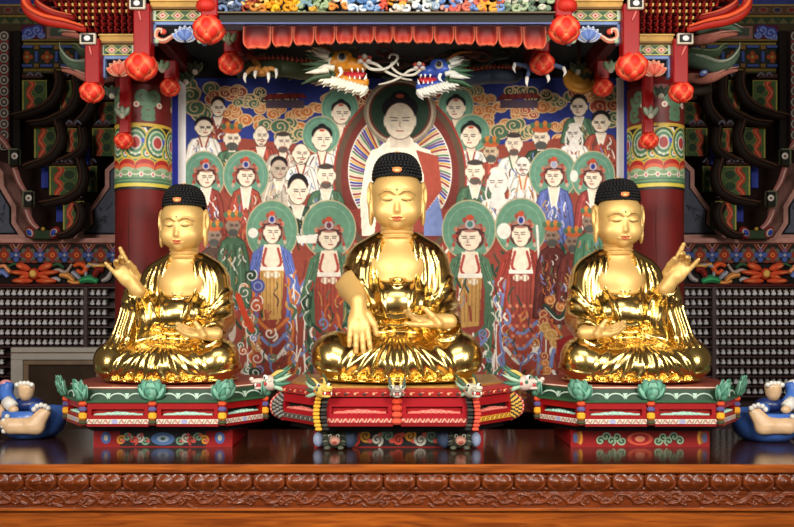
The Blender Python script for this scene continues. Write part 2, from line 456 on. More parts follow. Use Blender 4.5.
def sculpt_statue(pose):
    h = 0.0033
    # ---- body: head, neck, chest, arms and hands in one surface
    b = Sculpt((-.40, -.36, .12), (.46, .25, 1.03), h)
    b.ell((0, .05, .865), (.113, .128, .145), .02); b.ell((0, .015, .895), (.112, .100, .085), .03)
    b.ell((0, .022, .802), (.110, .104, .092), .03)
    b.ell((.0, -.008, .768), (.088, .074, .052), .03)
    for q in (-1, 1):
        b.ell((q * .060, -.026, .792), (.046, .048, .046), .025)          # cheeks
        b.ell((q * .045, -.058, .846), (.032, .022, .018), .008)          # lids
        b.ell((q * .124, .045, .870), (.020, .030, .070), .008)           # ears
        b.ell((q * .123, .038, .785), (.013, .022, .058), .01)
        b.ell((q * .134, .024, .872), (.010, .012, .042), .004, sub=True)
        b.ell((q * .0125, -.077, .783), (.009, .010, .008), .006)         # nostril wings
        b.ell((q * .02, -.070, .748), (.018, .012, .006), .006)
    b.ell((0, -.045, .727), (.026, .028, .022), .02)                      # chin
    b.rc((0, -.066, .865), (0, -.088, .790), .0065, .0125, .012)          # nose
    b.ell((0, -.076, .757), (.026, .013, .0065), .004); b.ell((0, -.073, .746), (.020, .013, .0065), .005)
    b.relief([([(q * .008, .862), (q * .03, .878), (q * .06, .878), (q * .083, .862)], .006, .0055) for q in (-1, 1)]
             + [([(q * .02, .838), (q * .045, .832), (q * .07, .838)], .003, -.004) for q in (-1, 1)]
             + [([(q * .018, .858), (q * .045, .866), (q * .074, .856)], .003, -.003) for q in (-1, 1)]
             + [([(-.026, .7525), (0, .7515), (.026, .7525)], .0025, -.0035)])
    b.rc((0, .062, .62), (0, .055, .75), .080, .073, .02)
    for z, r in ((.672, .079), (.693, .0765), (.713, .074)):
        b.ell((0, .054, z), (r + .007, r + .010, .011), .008)
    b.rc((-.09, .075, .575), (.09, .075, .575), .08, .08, .03, sq=(1, .85, 1))
    b.ell((0, .055, .53), (.165, .105, .135), .04)
    for q in (-1, 1): b.ell((q * .05, -.005, .545), (.07, .045, .055), .035)
    b.rc((0, .06, .30), (0, .06, .5), .14, .14, .03)
    up = pose == 'raised'
    # ---- arms and hands
    if up:
        b.rc((-.175, .07, .53), (-.215, .03, .33), .045, .05, .02)
        b.rc((.175, .07, .53), (.215, .03, .33), .045, .05, .02)
        b.rc((.245, .03, .33), (.205, -.15, .50), .046, .034, .02)
        add_hand(b, (.208, -.155, .515), (.52, -.22, .80), (-.50, -.82, .12), 1,
                 [(.05, .1, .1), (.55, .75, .5), (.5, .7, .45), (.02, .1, .1)], 1.28, thumb=(.85, .02, .62), spread=1.5)
        b.rc((-.245, .03, .33), (-.235, -.17, .255), .046, .034, .02)
        add_hand(b, (-.232, -.185, .258), (.95, -.22, .10), (.02, -.42, .9), -1,
                 [(.25, .25, .2), (.3, .3, .2), (.2, .3, .2), (.1, .2, .2)], 1.15, thumb=(.75, -.15, .85))
    else:
        b.rc((-.175, .065, .515), (-.212, .0, .43), .062, .064, .02)
        b.rc((-.212, -.0, .44), (-.170, -.195, .35), .066, .037, .02)
        add_hand(b, (-.172, -.225, .335), (.04, -.30, -.95), (0, .95, -.3), -1,
                 [(.12, .12, .1)] * 4, 1.22, thumb=(.8, .5, .15))
        b.rc((.175, .07, .53), (.215, .03, .33), .045, .05, .02)
        b.rc((.245, .03, .33), (.215, -.17, .275), .046, .034, .02)
        add_hand(b, (.205, -.185, .278), (-.95, -.22, .02), (-.02, -.42, .9), 1,
                 [(.05, .05, .1), (.35, .5, .4), (.2, .35, .3), (.1, .25, .2)], 1.15, thumb=(.75, -.2, .8))
    # ---- robe
    r = Sculpt((-.44, -.40, -.012), (.44, .26, .70), h)
    for q in (-1, 1):
        r.rc((q * .10, .05, .12), (q * .27, -.11, .118), .115, .112, .03)
        r.ell((q * .283, -.125, .118), (.108, .120, .108), .02)
        r.ell((q * .16, .04, .08), (.20, .16, .09), .03)
    r.rc((.26, -.17, .095), (-.03, -.265, .085), .085, .062, .03)
    r.rc((-.26, -.17, .095), (.03, -.255, .085), .085, .062, .03)
    r.ell((0, -.10, .13), (.24, .19, .085), .03)
    r.ell((0, -.06, .016), (.37, .265, .022), .012)
    r.rc((0, .07, .15), (0, .085, .53), .20, .195, .04, sq=(1, .70, 1))
    r.ell((0, .088, .56), (.195, .108, .10), .04)
    for q in (-1, 1): r.rc((q * .06, .09, .655), (q * .145, .09, .59), .05, .075, .03)
    r.ell((0, -.035, .36), (.145, .115, .11), .04)
    # sleeves
    def sleeve_lap(q):
        r.rc((q * .175, .075, .55), (q * .215, .02, .33), .074, .078, .03)
        r.rc((q * .215, .02, .31), (q * .225, -.135, .262), .082, .066, .03)
        r.rc((q * .225, -.09, .26), (q * .235, -.13, .18), .06, .05, .03)
        r.rc((q * .243, -.125, .262), (q * .236, -.26, .25), .048, .052, .006, sub=True)
    if up:
        sleeve_lap(-1)
        r.rc((.175, .075, .55), (.222, .02, .35), .074, .082, .03)
        r.rc((.222, .02, .35), (.215, -.105, .455), .082, .066, .03)
        r.rc((.232, -.085, .42), (.262, -.12, .20), .062, .056, .03)
        r.rc((.255, -.05, .40), (.28, -.08, .20), .045, .05, .03)
        r.ell((.17, -.02, .30), (.10, .10, .14), .04)
        r.rc((.218, -.10, .458), (.195, -.19, .53), .046, .052, .006, sub=True)
    else:
        sleeve_lap(1)
        r.rc((-.17, .08, .55), (-.20, .055, .46), .08, .07, .03)
        r.rc((-.15, .0, .50), (-.16, -.05, .36), .05, .05, .03)
    # open chest
    for z0, wd in ((.66, .070), (.62, .078), (.58, .083), (.54, .085), (.508, .084)):
        r.ell((0, -.06, z0), (wd, .125, .03), .012, sub=True)
    # folds
    C = []
    for q in (-1, 1):
        C += [([(q * .075, .655), (q * .092, .58), (q * .092, .50), (q * .078, .42), (q * .06, .33), (q * .05, .26)], .012, .012)]
        for k, (x0, x1, x2) in enumerate(((.112, .132, .11), (.142, .170, .145), (.17, .20, .18))):
            C += [([(q * x0, .64 - k * .014), (q * x1, .54), (q * x1, .43), (q * x2, .29)], .013, .0075)]
        C += [([(q * .05, .245), (q * .15, .20), (q * .225, .12), (q * .25, .03)], .015, .009)]
        for k in range(4):
            a = .025 + k * .062
            C += [([(q * (.010 + k * .018), .215 - k * .006), (q * (a * .66 + .012), .13), (q * a, .07), (q * (a + .04), .016)], .0155, .012 - k * .0015)]
        C += [([(q * .13, .06), (q * .22, .046), (q * .33, .055), (q * .37, .07)], .011, .008)]
    C += [([(-.105, .495), (-.05, .480), (0, .476), (.05, .480), (.105, .495)], .008, .010), ([(-.10, .466), (0, .45), (.10, .466)], .007, .008),
          ([(-.10, .31), (0, .285), (.10, .31)], .012, .010), ([(-.10, .275), (0, .25), (.10, .275)], .009, .009)]
    if not up: C += [([(-.035, .462), (0, .478), (.035, .462), (0, .447), (-.035, .462)], .012, .016)]
    for q in ((-1,) if up else (1,)):
        for k in range(4):
            C += [([(q * .285, .50 - k * .075), (q * .235, .465 - k * .07), (q * .185, .405 - k * .055), (q * .14, .39 - k * .05)], .014, .010)]
        C += [([(q * .29, .25), (q * .24, .205), (q * .17, .20)], .012, .009)]
    if up:
        for k in range(4):
            C += [([(.19 + k * .032, .46 - k * .02), (.20 + k * .032, .36), (.207 + k * .033, .28), (.20 + k * .037, .19)], .012, .011)]
        for k in range(2): C += [([(.285, .50 - k * .06), (.24, .475 - k * .055), (.19, .43 - k * .04)], .011, .008)]
    else:
        C += [([(-.29, .46), (-.24, .425), (-.185, .425), (-.14, .36), (-.135, .30)], .012, .015)]
        for k in range(3): C += [([(-.265 + k * .014, .54 - k * .016), (-.21, .50 - k * .016), (-.15, .45 - k * .026)], .011, .009)]
        C += [([(-.15, .44), (-.118, .36), (-.115, .28)], .012, .010)]
    r.relief(C)
    r.cut_below(0.0)
    return b, r

def hair_mesh(mb):
    """close cap of small snail curls with a low swelling on the crown"""
    def pt(t, a):
        # t 0 hairline .. 1 crown ; a angle
        fr = -math.cos(a)                       # 1 at the front
        low = .953 if fr > -.15 else .953 - (-.15 - fr) * .13
        z0 = low + (1.068 - low) * math.sin(t * PI / 2)
        w = math.cos(t * PI / 2) ** .62
        return np.array([.1125 * w * math.sin(a), .052 + (.138 if fr < 0 else .126) * w * math.cos(a), z0])
    V = []; F = []; n = 40; m = 14
    for j in range(m + 1):
        for i in range(n): V.append(pt(j / m * .995, 2 * PI * i / n))
    for j in range(m):
        for i in range(n): F.append((j * n + i, j * n + (i + 1) % n, (j + 1) * n + (i + 1) % n, (j + 1) * n + i))
    F.append(tuple(range(m * n, m * n + n))); F.append(tuple(range(n - 1, -1, -1)))
    V = np.array(V); mb.add(V, F, (20, 20, 24))
    rows = 11
    for j in range(rows):
        t = j / rows * .97; c = math.cos(t * PI / 2) ** .62; k = max(5, int(40 * c))
        for i in range(k):
            a = 2 * PI * (i + .5 * (j % 2)) / k
            p = pt(t + .02, a); mb.ell(p, (.0098, .0098, .0088), (20, 20, 24), nu=6, nv=5)
    for i in range(40):
        a = PI * .5 + PI * (i / 39 - .5) + 0
        q = 2 * PI * i / 40
        if -math.cos(q) < -.1:
            for z in (.0, -.02, -.04, -.06): 
                p = pt(0, q); p[2] += z; p[0] *= 1 - abs(z) * .6; mb.ell(p, (.0098, .0098, .0098), (20, 20, 24), nu=6, nv=5)

def make_statue(pose, loc, rz, scale, mirror, label):
    b, r = SCULPTS[pose]
    root = thing('buddha_statue', loc, label, 'statue', 'gilded statues on the altar', rz)
    def put(V):
        V = np.array(V, float).copy()
        if pose == 'raised':                      # the knee below the raised hand reaches further out
            t = np.clip((V[:, 2] - .12) / .28, 0, 1); V[:, 0] += .042 * (1 - t * t * (3 - 2 * t))
        if mirror: V[:, 0] *= -1
        return V * scale
    def part(name, VF, mat, parent=root):
        V, F = VF; V = put(V); F = F[:, ::-1] if mirror else F
        return mesh_obj(name, V, F, mat, parent, smooth=True, local=True)
    def mbpart(name, mb, mat, parent=root):
        mb.V = [put(np.vstack(mb.V))]
        if mirror: mb.F = [f[::-1] for f in mb.F]
        return mb.build(name, mat, parent, local=True)
    body = part('body', EXTR[pose][0], M_SKIN)
    robe = part('robe', EXTR[pose][1], M_ROBE)
    robe['label'] = 'polished gold robe with draped folds'
    mb = MB(); hair_mesh(mb); hr = mbpart('hair', mb, M_HAIR); hr['label'] = 'black cap of tight curls'
    mb = MB(); yj = -.083
    mb.ell((0, yj + .006, .976), (.024, .010, .013), (214, 120, 70)); mb.ell((0, yj + .0, .973), (.013, .008, .006), (240, 190, 120))
    for k in range(5): mb.ell((-.018 + k * .009, yj + .002, .984 + .003 * math.sin(k * PI / 4)), (.004, .005, .004), (225, 150, 80), nu=6, nv=5)
    mbpart('hair_jewel', mb, M_DET)
    mb = MB(); mb.lathe([(.026, 0), (.029, .004), (.022, .010), (.016, .014), (.008, .018), (.001, .019)], (0, .052, 1.066), (226, 170, 100), 18)
    mbpart('crown_jewel', mb, M_DET)
    def onface(pts, push=.0005): return [(x, b.front(x, z) - push, z) for x, z in pts]
    mb = MB()
    up = catmull(onface([(-.027, .7535), (-.012, .7575), (0, .756), (.012, .7575), (.027, .7535)]), 4)
    lo = catmull(onface([(-.022, .750), (-.01, .7455), (0, .744), (.01, .7455), (.022, .750)]), 4)
    mb.tube(up, [.001, .0040, .0044, .0040, .001], (176, 70, 44), 6); mb.tube(lo, [.001, .0042, .005, .0042, .001], (190, 84, 54), 6)
    mbpart('lips', mb, M_DET)
    for q in (-1, 1):
        mb = MB(); e = catmull(onface([(q * .019, .8395), (q * .034, .8345), (q * .048, .8335), (q * .062, .836), (q * .075, .842)]), 4)
        mb.tube(e, [.0010, .0023, .0026, .0023, .0010], (52, 34, 16), 6); mbpart('eye', mb, M_DET)
        mb = MB(); e = catmull(onface([(q * .010, .861), (q * .03, .8755), (q * .058, .877), (q * .083, .862)]), 4)
        mb.tube(e, [.0008, .0018, .0018, .0007], (112, 78, 32), 6); mbpart('eyebrow', mb, M_DET)
    mb = MB(); mb.ell((0, b.front(0, .884) - .001, .884), (.0045, .003, .0045), (70, 90, 70)); mbpart('forehead_mark', mb, M_DET)
    return root
SCULPTS = {}; EXTR = {}
for _p in ('raised', 'earth'):
    SCULPTS[_p] = sculpt_statue(_p)
    EXTR[_p] = (SCULPTS[_p][0].extract(1), SCULPTS[_p][1].extract(3))
make_statue('raised', (-1.188, -.04, .3345), math.radians(-4), 1.01, True, 'golden seated buddha statue raising its hand toward the left red pillar')
make_statue('raised', (1.232, -.04, .3345), math.radians(3), 1.04, False, 'golden seated buddha statue raising its hand toward the right-hand wall')
make_statue('earth', (0.0, -.03, .3375), 0.0, 1.173, False, 'largest golden seated buddha statue in the middle, one hand hanging over its knee')
# ------------------------------------------------------------------ altar table
M_WOOD = wood('varnished orange wood', (112, 50, 12), (174, 90, 26), 0.3, 5.0, 0.3)
M_CARVE = wood('carved red brown wood', (80, 31, 8), (122, 54, 14), 0.3, 8.0, 0.12)
M_TOP = wood('dark polished wood', (44, 22, 12), (70, 35, 18), 0.17, 5.0, 0.45)
M_PAINT = painted('dancheong paint', 0.55, 0.10, spec=.3)
M_GLOSS = painted('lacquer paint', 0.42, 0.08, spec=.28)
M_DARK = plain('near black paint', (13, 9, 8), 0.7, 0, .2, spec=.25)
altar = thing('altar_table', (0, 0, -.9), 'long varnished wooden altar table with carved lotus border carrying the statues', 'altar table')
mb = MB(); mb.box((0, -.16, -.0175), (4.4, 1.26, .035), (0, 0, 0), .006); mb.build('tabletop', M_TOP, altar)
mb = MB(); mb.box((0, -.797, -.018), (4.42, .03, .040), (0, 0, 0), .006); mb.build('front_lip', M_WOOD, altar)['label'] = 'plain orange wood edge'
def height_mesh(name, x0, x1, nx, z0, z1, nz, yf, mat, parent):
    x = np.linspace(x0, x1, nx); z = np.linspace(z0, z1, nz); X, Z = np.meshgrid(x, z)
    V = np.c_[X.ravel(), yf(X, Z).ravel(), Z.ravel()]
    i = np.arange(nx * nz).reshape(nz, nx)
    F = np.stack([i[:-1, :-1], i[:-1, 1:], i[1:, 1:], i[1:, :-1]], -1).reshape(-1, 4)
    return mesh_obj(name, V, F, mat, parent, smooth=True)
def lotus_y(X, Z):
    t = (-.038 - Z) / .092; u = (X / .1525 + .42) % 1 - .5
    prof = .034 * np.sin(np.clip(t * .93 + .06, 0, 1) * PI) ** .55
    lob = .017 * (np.exp(-((u - .2) / .15) ** 2 - ((t - .42) / .30) ** 2) + np.exp(-((u + .2) / .15) ** 2 - ((t - .42) / .30) ** 2))
    a = np.abs(u); edge = .17 + .30 * np.exp(-((t - .30) / .55) ** 4)      # heart outline
    hump = np.where(t < .3, .08 + .16 * np.cos((np.clip(a, 0, .46) - .22) * 6.5), 1)
    rim = .007 * np.exp(-((a - edge) / .028) ** 2) + .006 * np.exp(-((t - (.27 - hump)) / .06) ** 2) * (t < .35)
    gro = -.016 * np.exp(-((a - .5) / .035) ** 2) * (t < .8)
    mid = -.004 * np.exp(-(u / .02) ** 2) * (t < .5)
    tip = .006 * np.exp(-((a - .5) / .07) ** 2 - ((t - .2) / .14) ** 2)
    return -.762 - prof - lob - rim - gro - mid - tip
height_mesh('lotus_moulding', -2.2, 2.2, 1500, -.130, -.036, 34, lotus_y, M_CARVE, altar)['label'] = 'border of heart shaped lotus petals'
cv = Canvas(0, 0, 940, 17, .45, 0.0)
for k in range(57):
    x = 6 + k * 16.75; f = 1 if k % 2 else -1
    cv.line([(x - 18, 8 + 5 * f), (x - 8, 8 + 3 * f), (x, 8 - 4 * f), (x + 9, 8 - 3 * f), (x + 16, 8 + 5 * f)], 2.2, 1)
    cv.spiral(x - 2, 8 + 2.2 * f, 4.2, 1.6, 1, 1.3, 1, k); cv.spiral(x + 13, 8 - 2 * f, 3.6, 1.5, 1, 1.2, -1, k)
    for j in range(7):
        a, b = x - 16 + j * 4.8, 8 + rng.uniform(-6.5, 6.5); cv.line([(a, b), (a + rng.uniform(2, 5), b + rng.uniform(-3, 3))], 1.6, .85)
hgt = cv.a[..., 0]
hgt = (hgt + np.roll(hgt, 1, 0) + np.roll(hgt, -1, 0) + np.roll(hgt, 1, 1) + np.roll(hgt, -1, 1)) / 5
nz, nx = hgt.shape
height_mesh('carved_band', -2.2, 2.2, nx, -.206, -.126, nz, lambda X, Z: -.772 - .010 * hgt[::-1], M_CARVE, altar)['label'] = 'band of carved scrolling leaves'
mb = MB(); mb.box((0, -.765, -.213), (4.4, .05, .014), (0, 0, 0), .004); mb.box((0, -.745, -.56), (4.4, .05, .68), (0, 0, 0)); mb.build('apron', M_WOOD, altar)
mb = MB()
for q in (-1, 1): mb.box((q * 2.15, -.16, -.4675), (.08, 1.2, .865), (0, 0, 0))
mb.box((0, .44, -.4675), (4.4, .05, .865), (0, 0, 0)); mb.build('carcass', M_CARVE, altar)

# ------------------------------------------------------------------ pedestals
RED = (140, 9, 11); DRED = (120, 14, 16); GRN = (26, 56, 36); TEAL = (96, 158, 132); CREAM = (216, 196, 160); YEL = (226, 160, 40); ORG_ = (214, 78, 40); VIO = (84, 80, 130); PINK = (206, 140, 120); BLU = (70, 96, 160)
M_LEAF = painted('verdigris leaf paint', 0.45, 0.12)
def facet_frame(cx, p0, p1):
    a = np.array([p0[0] + cx, p0[1], 0.0]); b = np.array([p1[0] + cx, p1[1], 0.0]); L = np.linalg.norm(b - a); ax = (b - a) / L
    return a, L, ax, np.array([-ax[1], ax[0], 0.0])
def panel(root, cx, p0, p1, z0, z1, col, strip, slot, carve, inset=.02):
    o, L, ax, ay = facet_frame(cx, p0, p1); fr = (o, ax, ay, (0, 0, 1)); H = z1 - z0
    mb = MB(); m = .02
    def b(xa, xb, za, zb, y0, y1, c): mb.prism([(xa, za), (xb, za), (xb, zb), (xa, zb)], y0, y1, c, frame=fr)
    zs0, zs1 = z0 + H * .42, z0 + H * .68; xs = L * .12
    b(m, L - m, z0, zs0, 0, .03, col); b(m, L - m, zs1, z1, 0, .03, col)
    b(m, xs, zs0, zs1, 0, .03, col); b(L - xs, L - m, zs0, zs1, 0, .03, col)
    b(m, L - m, z0 - .008, z0 + .006, -.008, .03, DRED)
    f = mb.build('panel', M_GLOSS, root)
    mb = MB(); b(xs, L - xs, zs0, zs1, .028, .034, (14, 10, 10)); mb.build('slot_backing', M_DARK, f); ORG[f] = ORG[root]
    mb = MB(); n = 11; pts = [(xs + .01, zs0)]
    for i in range(n + 1):
        t = i / n; pts.append((xs + .01 + (L - 2 * xs - .02) * t, zs0 + (zs1 - zs0) * (.16 + .40 * (1 - abs(2 * t - 1)) + .08 * (i % 2))))
    pts.append((L - xs - .01, zs0)); mb.prism(pts, .006, .02, carve, frame=fr)
    for i in range(3, 9): mb.ell(o + ax * (xs + .01 + (L - 2 * xs) * i / 11) + ay * .006 + np.array([0, 0, zs0 + .006]), (.010, .005, .006), tuple(min(255, c + 22) for c in carve), nu=8, nv=6)
    mb.build('slot_carving', M_PAINT, f)
    cv = Canvas(0, 0, L * 200, 5.2, .5, strip[0])
    k = int(L * 200 / 9)
    for i in range(k + 1):
        x = 4 + i * 9.2
        if len(strip) > 3 and i % 7 == 3: cv.ell(x, 2.6, 4, 2.4, strip[3])
        else: cv.line([(x - 4, 4), (x - 1, 1), (x + 2, 4), (x + 4, 1.2)], 1.1, strip[1]); cv.ell(x, 2.6, 1.3, 1.3, strip[2])
    zs = z0 + H * .25
    cv.mesh('painted_strip', lambda x, y: o + np.outer(.02 + (x / (L * 200)) * (L - .04), ax) - .0035 * ay + np.c_[0 * x, 0 * x, zs - y / 200.0], M_PAINT, f)
    return f
def pedestal_shell(root, cx, wf, wo, y0, y1, y2, z0, z1, col):
    P_ = [(-wf, y0), (wf, y0), (wo, y1), (wo, y2), (-wo, y2), (-wo, y1)]
    ins = .022; mb = MB()
    V = [(x * (1 - ins / wo * 1.2) + cx, y + (ins if y < 0 else -ins), z) for z in (z0, z1) for x, y in P_]
    n = 6; F = [tuple(range(n - 1, -1, -1)), tuple(range(n, 2 * n))] + [(i, (i + 1) % n, n + (i + 1) % n, n + i) for i in range(n)]
    mb.add(V, F, col, False); mb.build('core', M_GLOSS, root)
    return P_
def slab(name, root, cx, P0, z0, P1, z1, col, mat, top=True, parent=None):
    mb = MB(); n = len(P0)
    V = [(x + cx, y, z0) for x, y in P0] + [(x + cx, y, z1) for x, y in P1]
    F = [tuple(range(n - 1, -1, -1)), tuple(range(n, 2 * n))] + [(i, (i + 1) % n, n + (i + 1) % n, n + i) for i in range(n)]
    mb.add(V, F, col, False); return mb.build(name, mat, parent or root)
def grow(P_, d):
    return [(x + (d if x > 0 else -d), y + (d if y > 0 else -d) * (1 if abs(y) > .3 else .6)) for x, y in P_]
def scroll_base(root, cx, hw, yf, z0, z1, motif):
    mb = MB(); mb.box((cx, yf + .25, (z0 + z1) / 2), (2 * hw, .5, z1 - z0), RED, .004); base = mb.build('base', M_GLOSS, root); ORG[base] = ORG[root]
    H = (z1 - z0) * 190; W = 2 * hw * 190
    cv = Canvas(-W / 2, 0, W / 2, H, .4, RED)
    if motif != 'left':
        cv.rect(-W / 2 + 22, 1, W / 2 - 22, H - 1, (24, 22, 22) if motif == 'mid' else RED)
    if motif == 'left':
        cv.rect(-W * .31, 2, W * .31, H - 1, (26, 24, 24))
        cv.ell(0, H / 2 + 1, 12, 6.5, (76, 110, 160)); cv.ell(0, H / 2 + 1, 6, 3.4, (150, 170, 190)); cv.ell(0, H / 2 + 1, 2.4, 1.6, (60, 80, 60))
        for q in (-1, 1):
            for k in range(5):
                x = q * (17 + k * 6.2); c = [(120, 160, 130), (204, 196, 180), (190, 60, 44), (120, 160, 130), (222, 150, 40)][k]
                cv.spiral(x, H / 2 + 1 + (-1) ** k * 1.5, 4.6, 2.0, c, 1.3, q, k); cv.ell(x + 2, H / 2 + 3 * (-1) ** k, 2, 2, (200, 90, 80))
            cv.ell(q * W * .41, H / 2, 5, 6, (70, 96, 160)); cv.ell(q * W * .41, H / 2, 2.2, 3, (190, 180, 160))
    elif motif == 'right':
        for k in range(3): cv.ell(0, H / 2 + 1, 13 - 4 * k, 6.5 - 1.7 * k, [(214, 90, 60), (170, 20, 24), (236, 150, 110)][k])
        for q in (-1, 1):
            for k in range(5):
                x = q * (18 + k * 5.4); cv.ell(x, H / 2 + 1 + (-1) ** k * 2, 4, 3.2, (40, 52, 40))
            for k in range(5):
                x = q * (18 + k * 5.4); cv.spiral(x, H / 2 + 1 + (-1) ** k * 2, 4.6, 1.7, (150, 186, 150), 1.2, q, k)
            for k in range(3): cv.ell(q * W * .43 + q * k * 2.5, H / 2, 2.4, 7 - k, [(210, 140, 40), (150, 90, 40), (80, 90, 130)][k])
    else:
        for k in range(9):
            x = (k - 4) * 11; c = [(206, 70, 50), (214, 150, 50), (190, 186, 170), (110, 140, 120)][k % 4]
            cv.spiral(x, H / 2 + (-1) ** k * 2, 6, 2.6, c, 1.4, 1 if k % 2 else -1, k); cv.ell(x + 4, H / 2 - 3 * (-1) ** k, 3, 2.4, (210, 90, 70))
        for q in (-1, 1): cv.ell(q * W * .44, H / 2 + 3, 5, 6, (150, 160, 190))
    cv.mesh('painted_scrolls', lambda x, y: np.c_[cx + x / 190, np.full(len(x), yf - .003), z1 - y / 190], M_PAINT, base)
def leaf_cluster(root, c, out, sc=1.0):
    """lotus leaf folded over a corner, fanning upwards and outwards"""
    mb = MB(); out = np.array([out[0], out[1], 0.0]); out /= np.linalg.norm(out); ax = np.array([-out[1], out[0], 0.0])
    for k, (a, L, w, tilt) in enumerate(((-.95, .082, .030, .45), (-.5, .092, .032, .6), (0, .090, .034, .8), (.5, .092, .032, .6), (.95, .082, .030, .45), (-.3, .066, .026, 1.3), (.3, .066, .026, 1.3))):
        z = unit(np.array([0, 0, 1.0]) + ax * math.tan(a * .80) + out * tilt * .55); y = unit(out * -1 + z * z.dot(out)); x = np.cross(y, z)
        R = np.stack([x, y, z], 1)
        mb.petal(np.asarray(c) - np.array([0, 0, .010]), R, L * sc, w * sc, .013 * sc, (92, 152, 128) if k % 2 else (126, 180, 156), (60, 112, 92))
    mb.ell(np.asarray(c) + out * .012, (.02 * sc, .02 * sc, .02 * sc), (70, 124, 98), nu=10, nv=6)
    return mb.build('lotus_leaf', M_LEAF, root)
def side_pedestal(cx, motif, label):
    root = thing('statue_pedestal', (cx, 0, 0), label, 'pedestal', 'pedestals under the statues')
    wf, wo, y0, y1, y2 = .352, .53, -.45, -.19, .42; z0, z1 = .142, .258
    scroll_base(root, cx, .366, -.25, 0.0, .098, motif)
    pb = [(-wf * .96, y0 + .1), (wf * .96, y0 + .1), (wo * .9, y1 + .08), (wo * .9, y2 - .05), (-wo * .9, y2 - .05), (-wo * .9, y1 + .08)]
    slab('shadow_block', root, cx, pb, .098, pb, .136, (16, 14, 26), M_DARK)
    Pl = pedestal_shell(root, cx, wf, wo, y0, y1, y2, z0 - .006, z1, RED)
    ST = ((206, 196, 176), (120, 96, 84), (196, 120, 110), (150, 150, 186))
    mid = ((0, y0))
    for a, b in (((-wf, y0), mid), (mid, (wf, y0)), ((wf, y0), (wo, y1)), ((-wo, y1), (-wf, y0))):
        panel(root, cx, a, b, z0, z1, RED, ST, 1, (150, 190, 172))
    for x, y in ((-wf, y0), mid, (wf, y0), (wo, y1), (-wo, y1)):
        mb = MB(); 
        for k, (c, za, zb) in enumerate(((ORG_, .83, 1.05), (VIO, .58, .80), (YEL, .24, .55), ((66, 70, 44), .02, .22))):
            mb.box((cx + x, y, z0 + (za + zb) / 2 * (z1 - z0)), (.040, .036, (zb - za) * (z1 - z0)), c, .008)
        mb.box((cx + x, y + .004, (z0 + z1) / 2), (.03, .03, z1 - z0), DRED); mb.build('post', M_GLOSS, root)
    G0, G1 = grow(Pl, .004), grow(Pl, -.012)
    cr = slab('cornice', root, cx, G0, .266, G1, .322, GRN, M_PAINT); ORG[cr] = ORG[root]
    sl = slab('cornice_lip', root, cx, grow(Pl, .012), .256, grow(Pl, .012), .268, (44, 84, 54), M_GLOSS)
    # pale arches painted in relief on the cornice
    for a, b in (((-wf, y0), mid), (mid, (wf, y0)), ((wf, y0), (wo, y1)), ((-wo, y1), (-wf, y0))):
        o, L, ax, ay = facet_frame(cx, a, b); mb = MB(); k = 3 if L > .33 else 2
        for i in range(k):
            xa, xb = L * (.1 + .8 * i / k), L * (.1 + .8 * (i + 1) / k); t = np.linspace(0, PI, 9)
            pth = [o + ax * ((xa + xb) / 2 - math.cos(q) * (xb - xa) * .46) + ay * (.006 * math.sin(q) - .004) + np.array([0, 0, .272 + .028 * math.sin(q)]) for q in t]
            mb.tube(pth, [.003, .0045, .0045, .0045, .003], (176, 196, 180), 6)
            if i: mb.prism([(xa - .012, .302), (xa + .012, .302), (xa + .004, .285), (xa, .275), (xa - .004, .285)], -.004, .004, (176, 206, 186), frame=(o, ax, ay, (0, 0, 1)))
        mb.build('painted_arches', M_PAINT, cr)
    pt = grow(Pl, -.018)
    slab('top_plate', root, cx, pt, .322, pt, .334, (132, 58, 44), M_GLOSS)
    mb = MB(); 
    for a, b in zip(pt, pt[1:] + pt[:1]):
        o, L, ax, ay = facet_frame(cx, a, b); mb.prism([(0, .327), (L, .327), (L, .332), (0, .332)], -.002, .004, (220, 200, 180), frame=(o, ax, ay, (0, 0, 1)))
    mb.build('top_plate_line', M_PAINT, root)
    for x, y in ((-wf, y0), mid, (wf, y0), (wo, y1), (-wo, y1)):
        leaf_cluster(root, (cx + x, y - .006, .286), (x * .8, y * .7 if x else -1), 1.2)
    for q in (-1, 1):      # furled leaf reaching out sideways at each end
        leaf_cluster(root, (cx + q * (wo + .03), y1 + .03, .296), (q, -.3), 1.05)
    return root
side_pedestal(-1.235, 'left', 'red and green lotus-leaf pedestal under the statue beside the left pillar')
side_pedestal(1.282, 'right', 'red and green lotus-leaf pedestal whose base shows pale green scrolls')

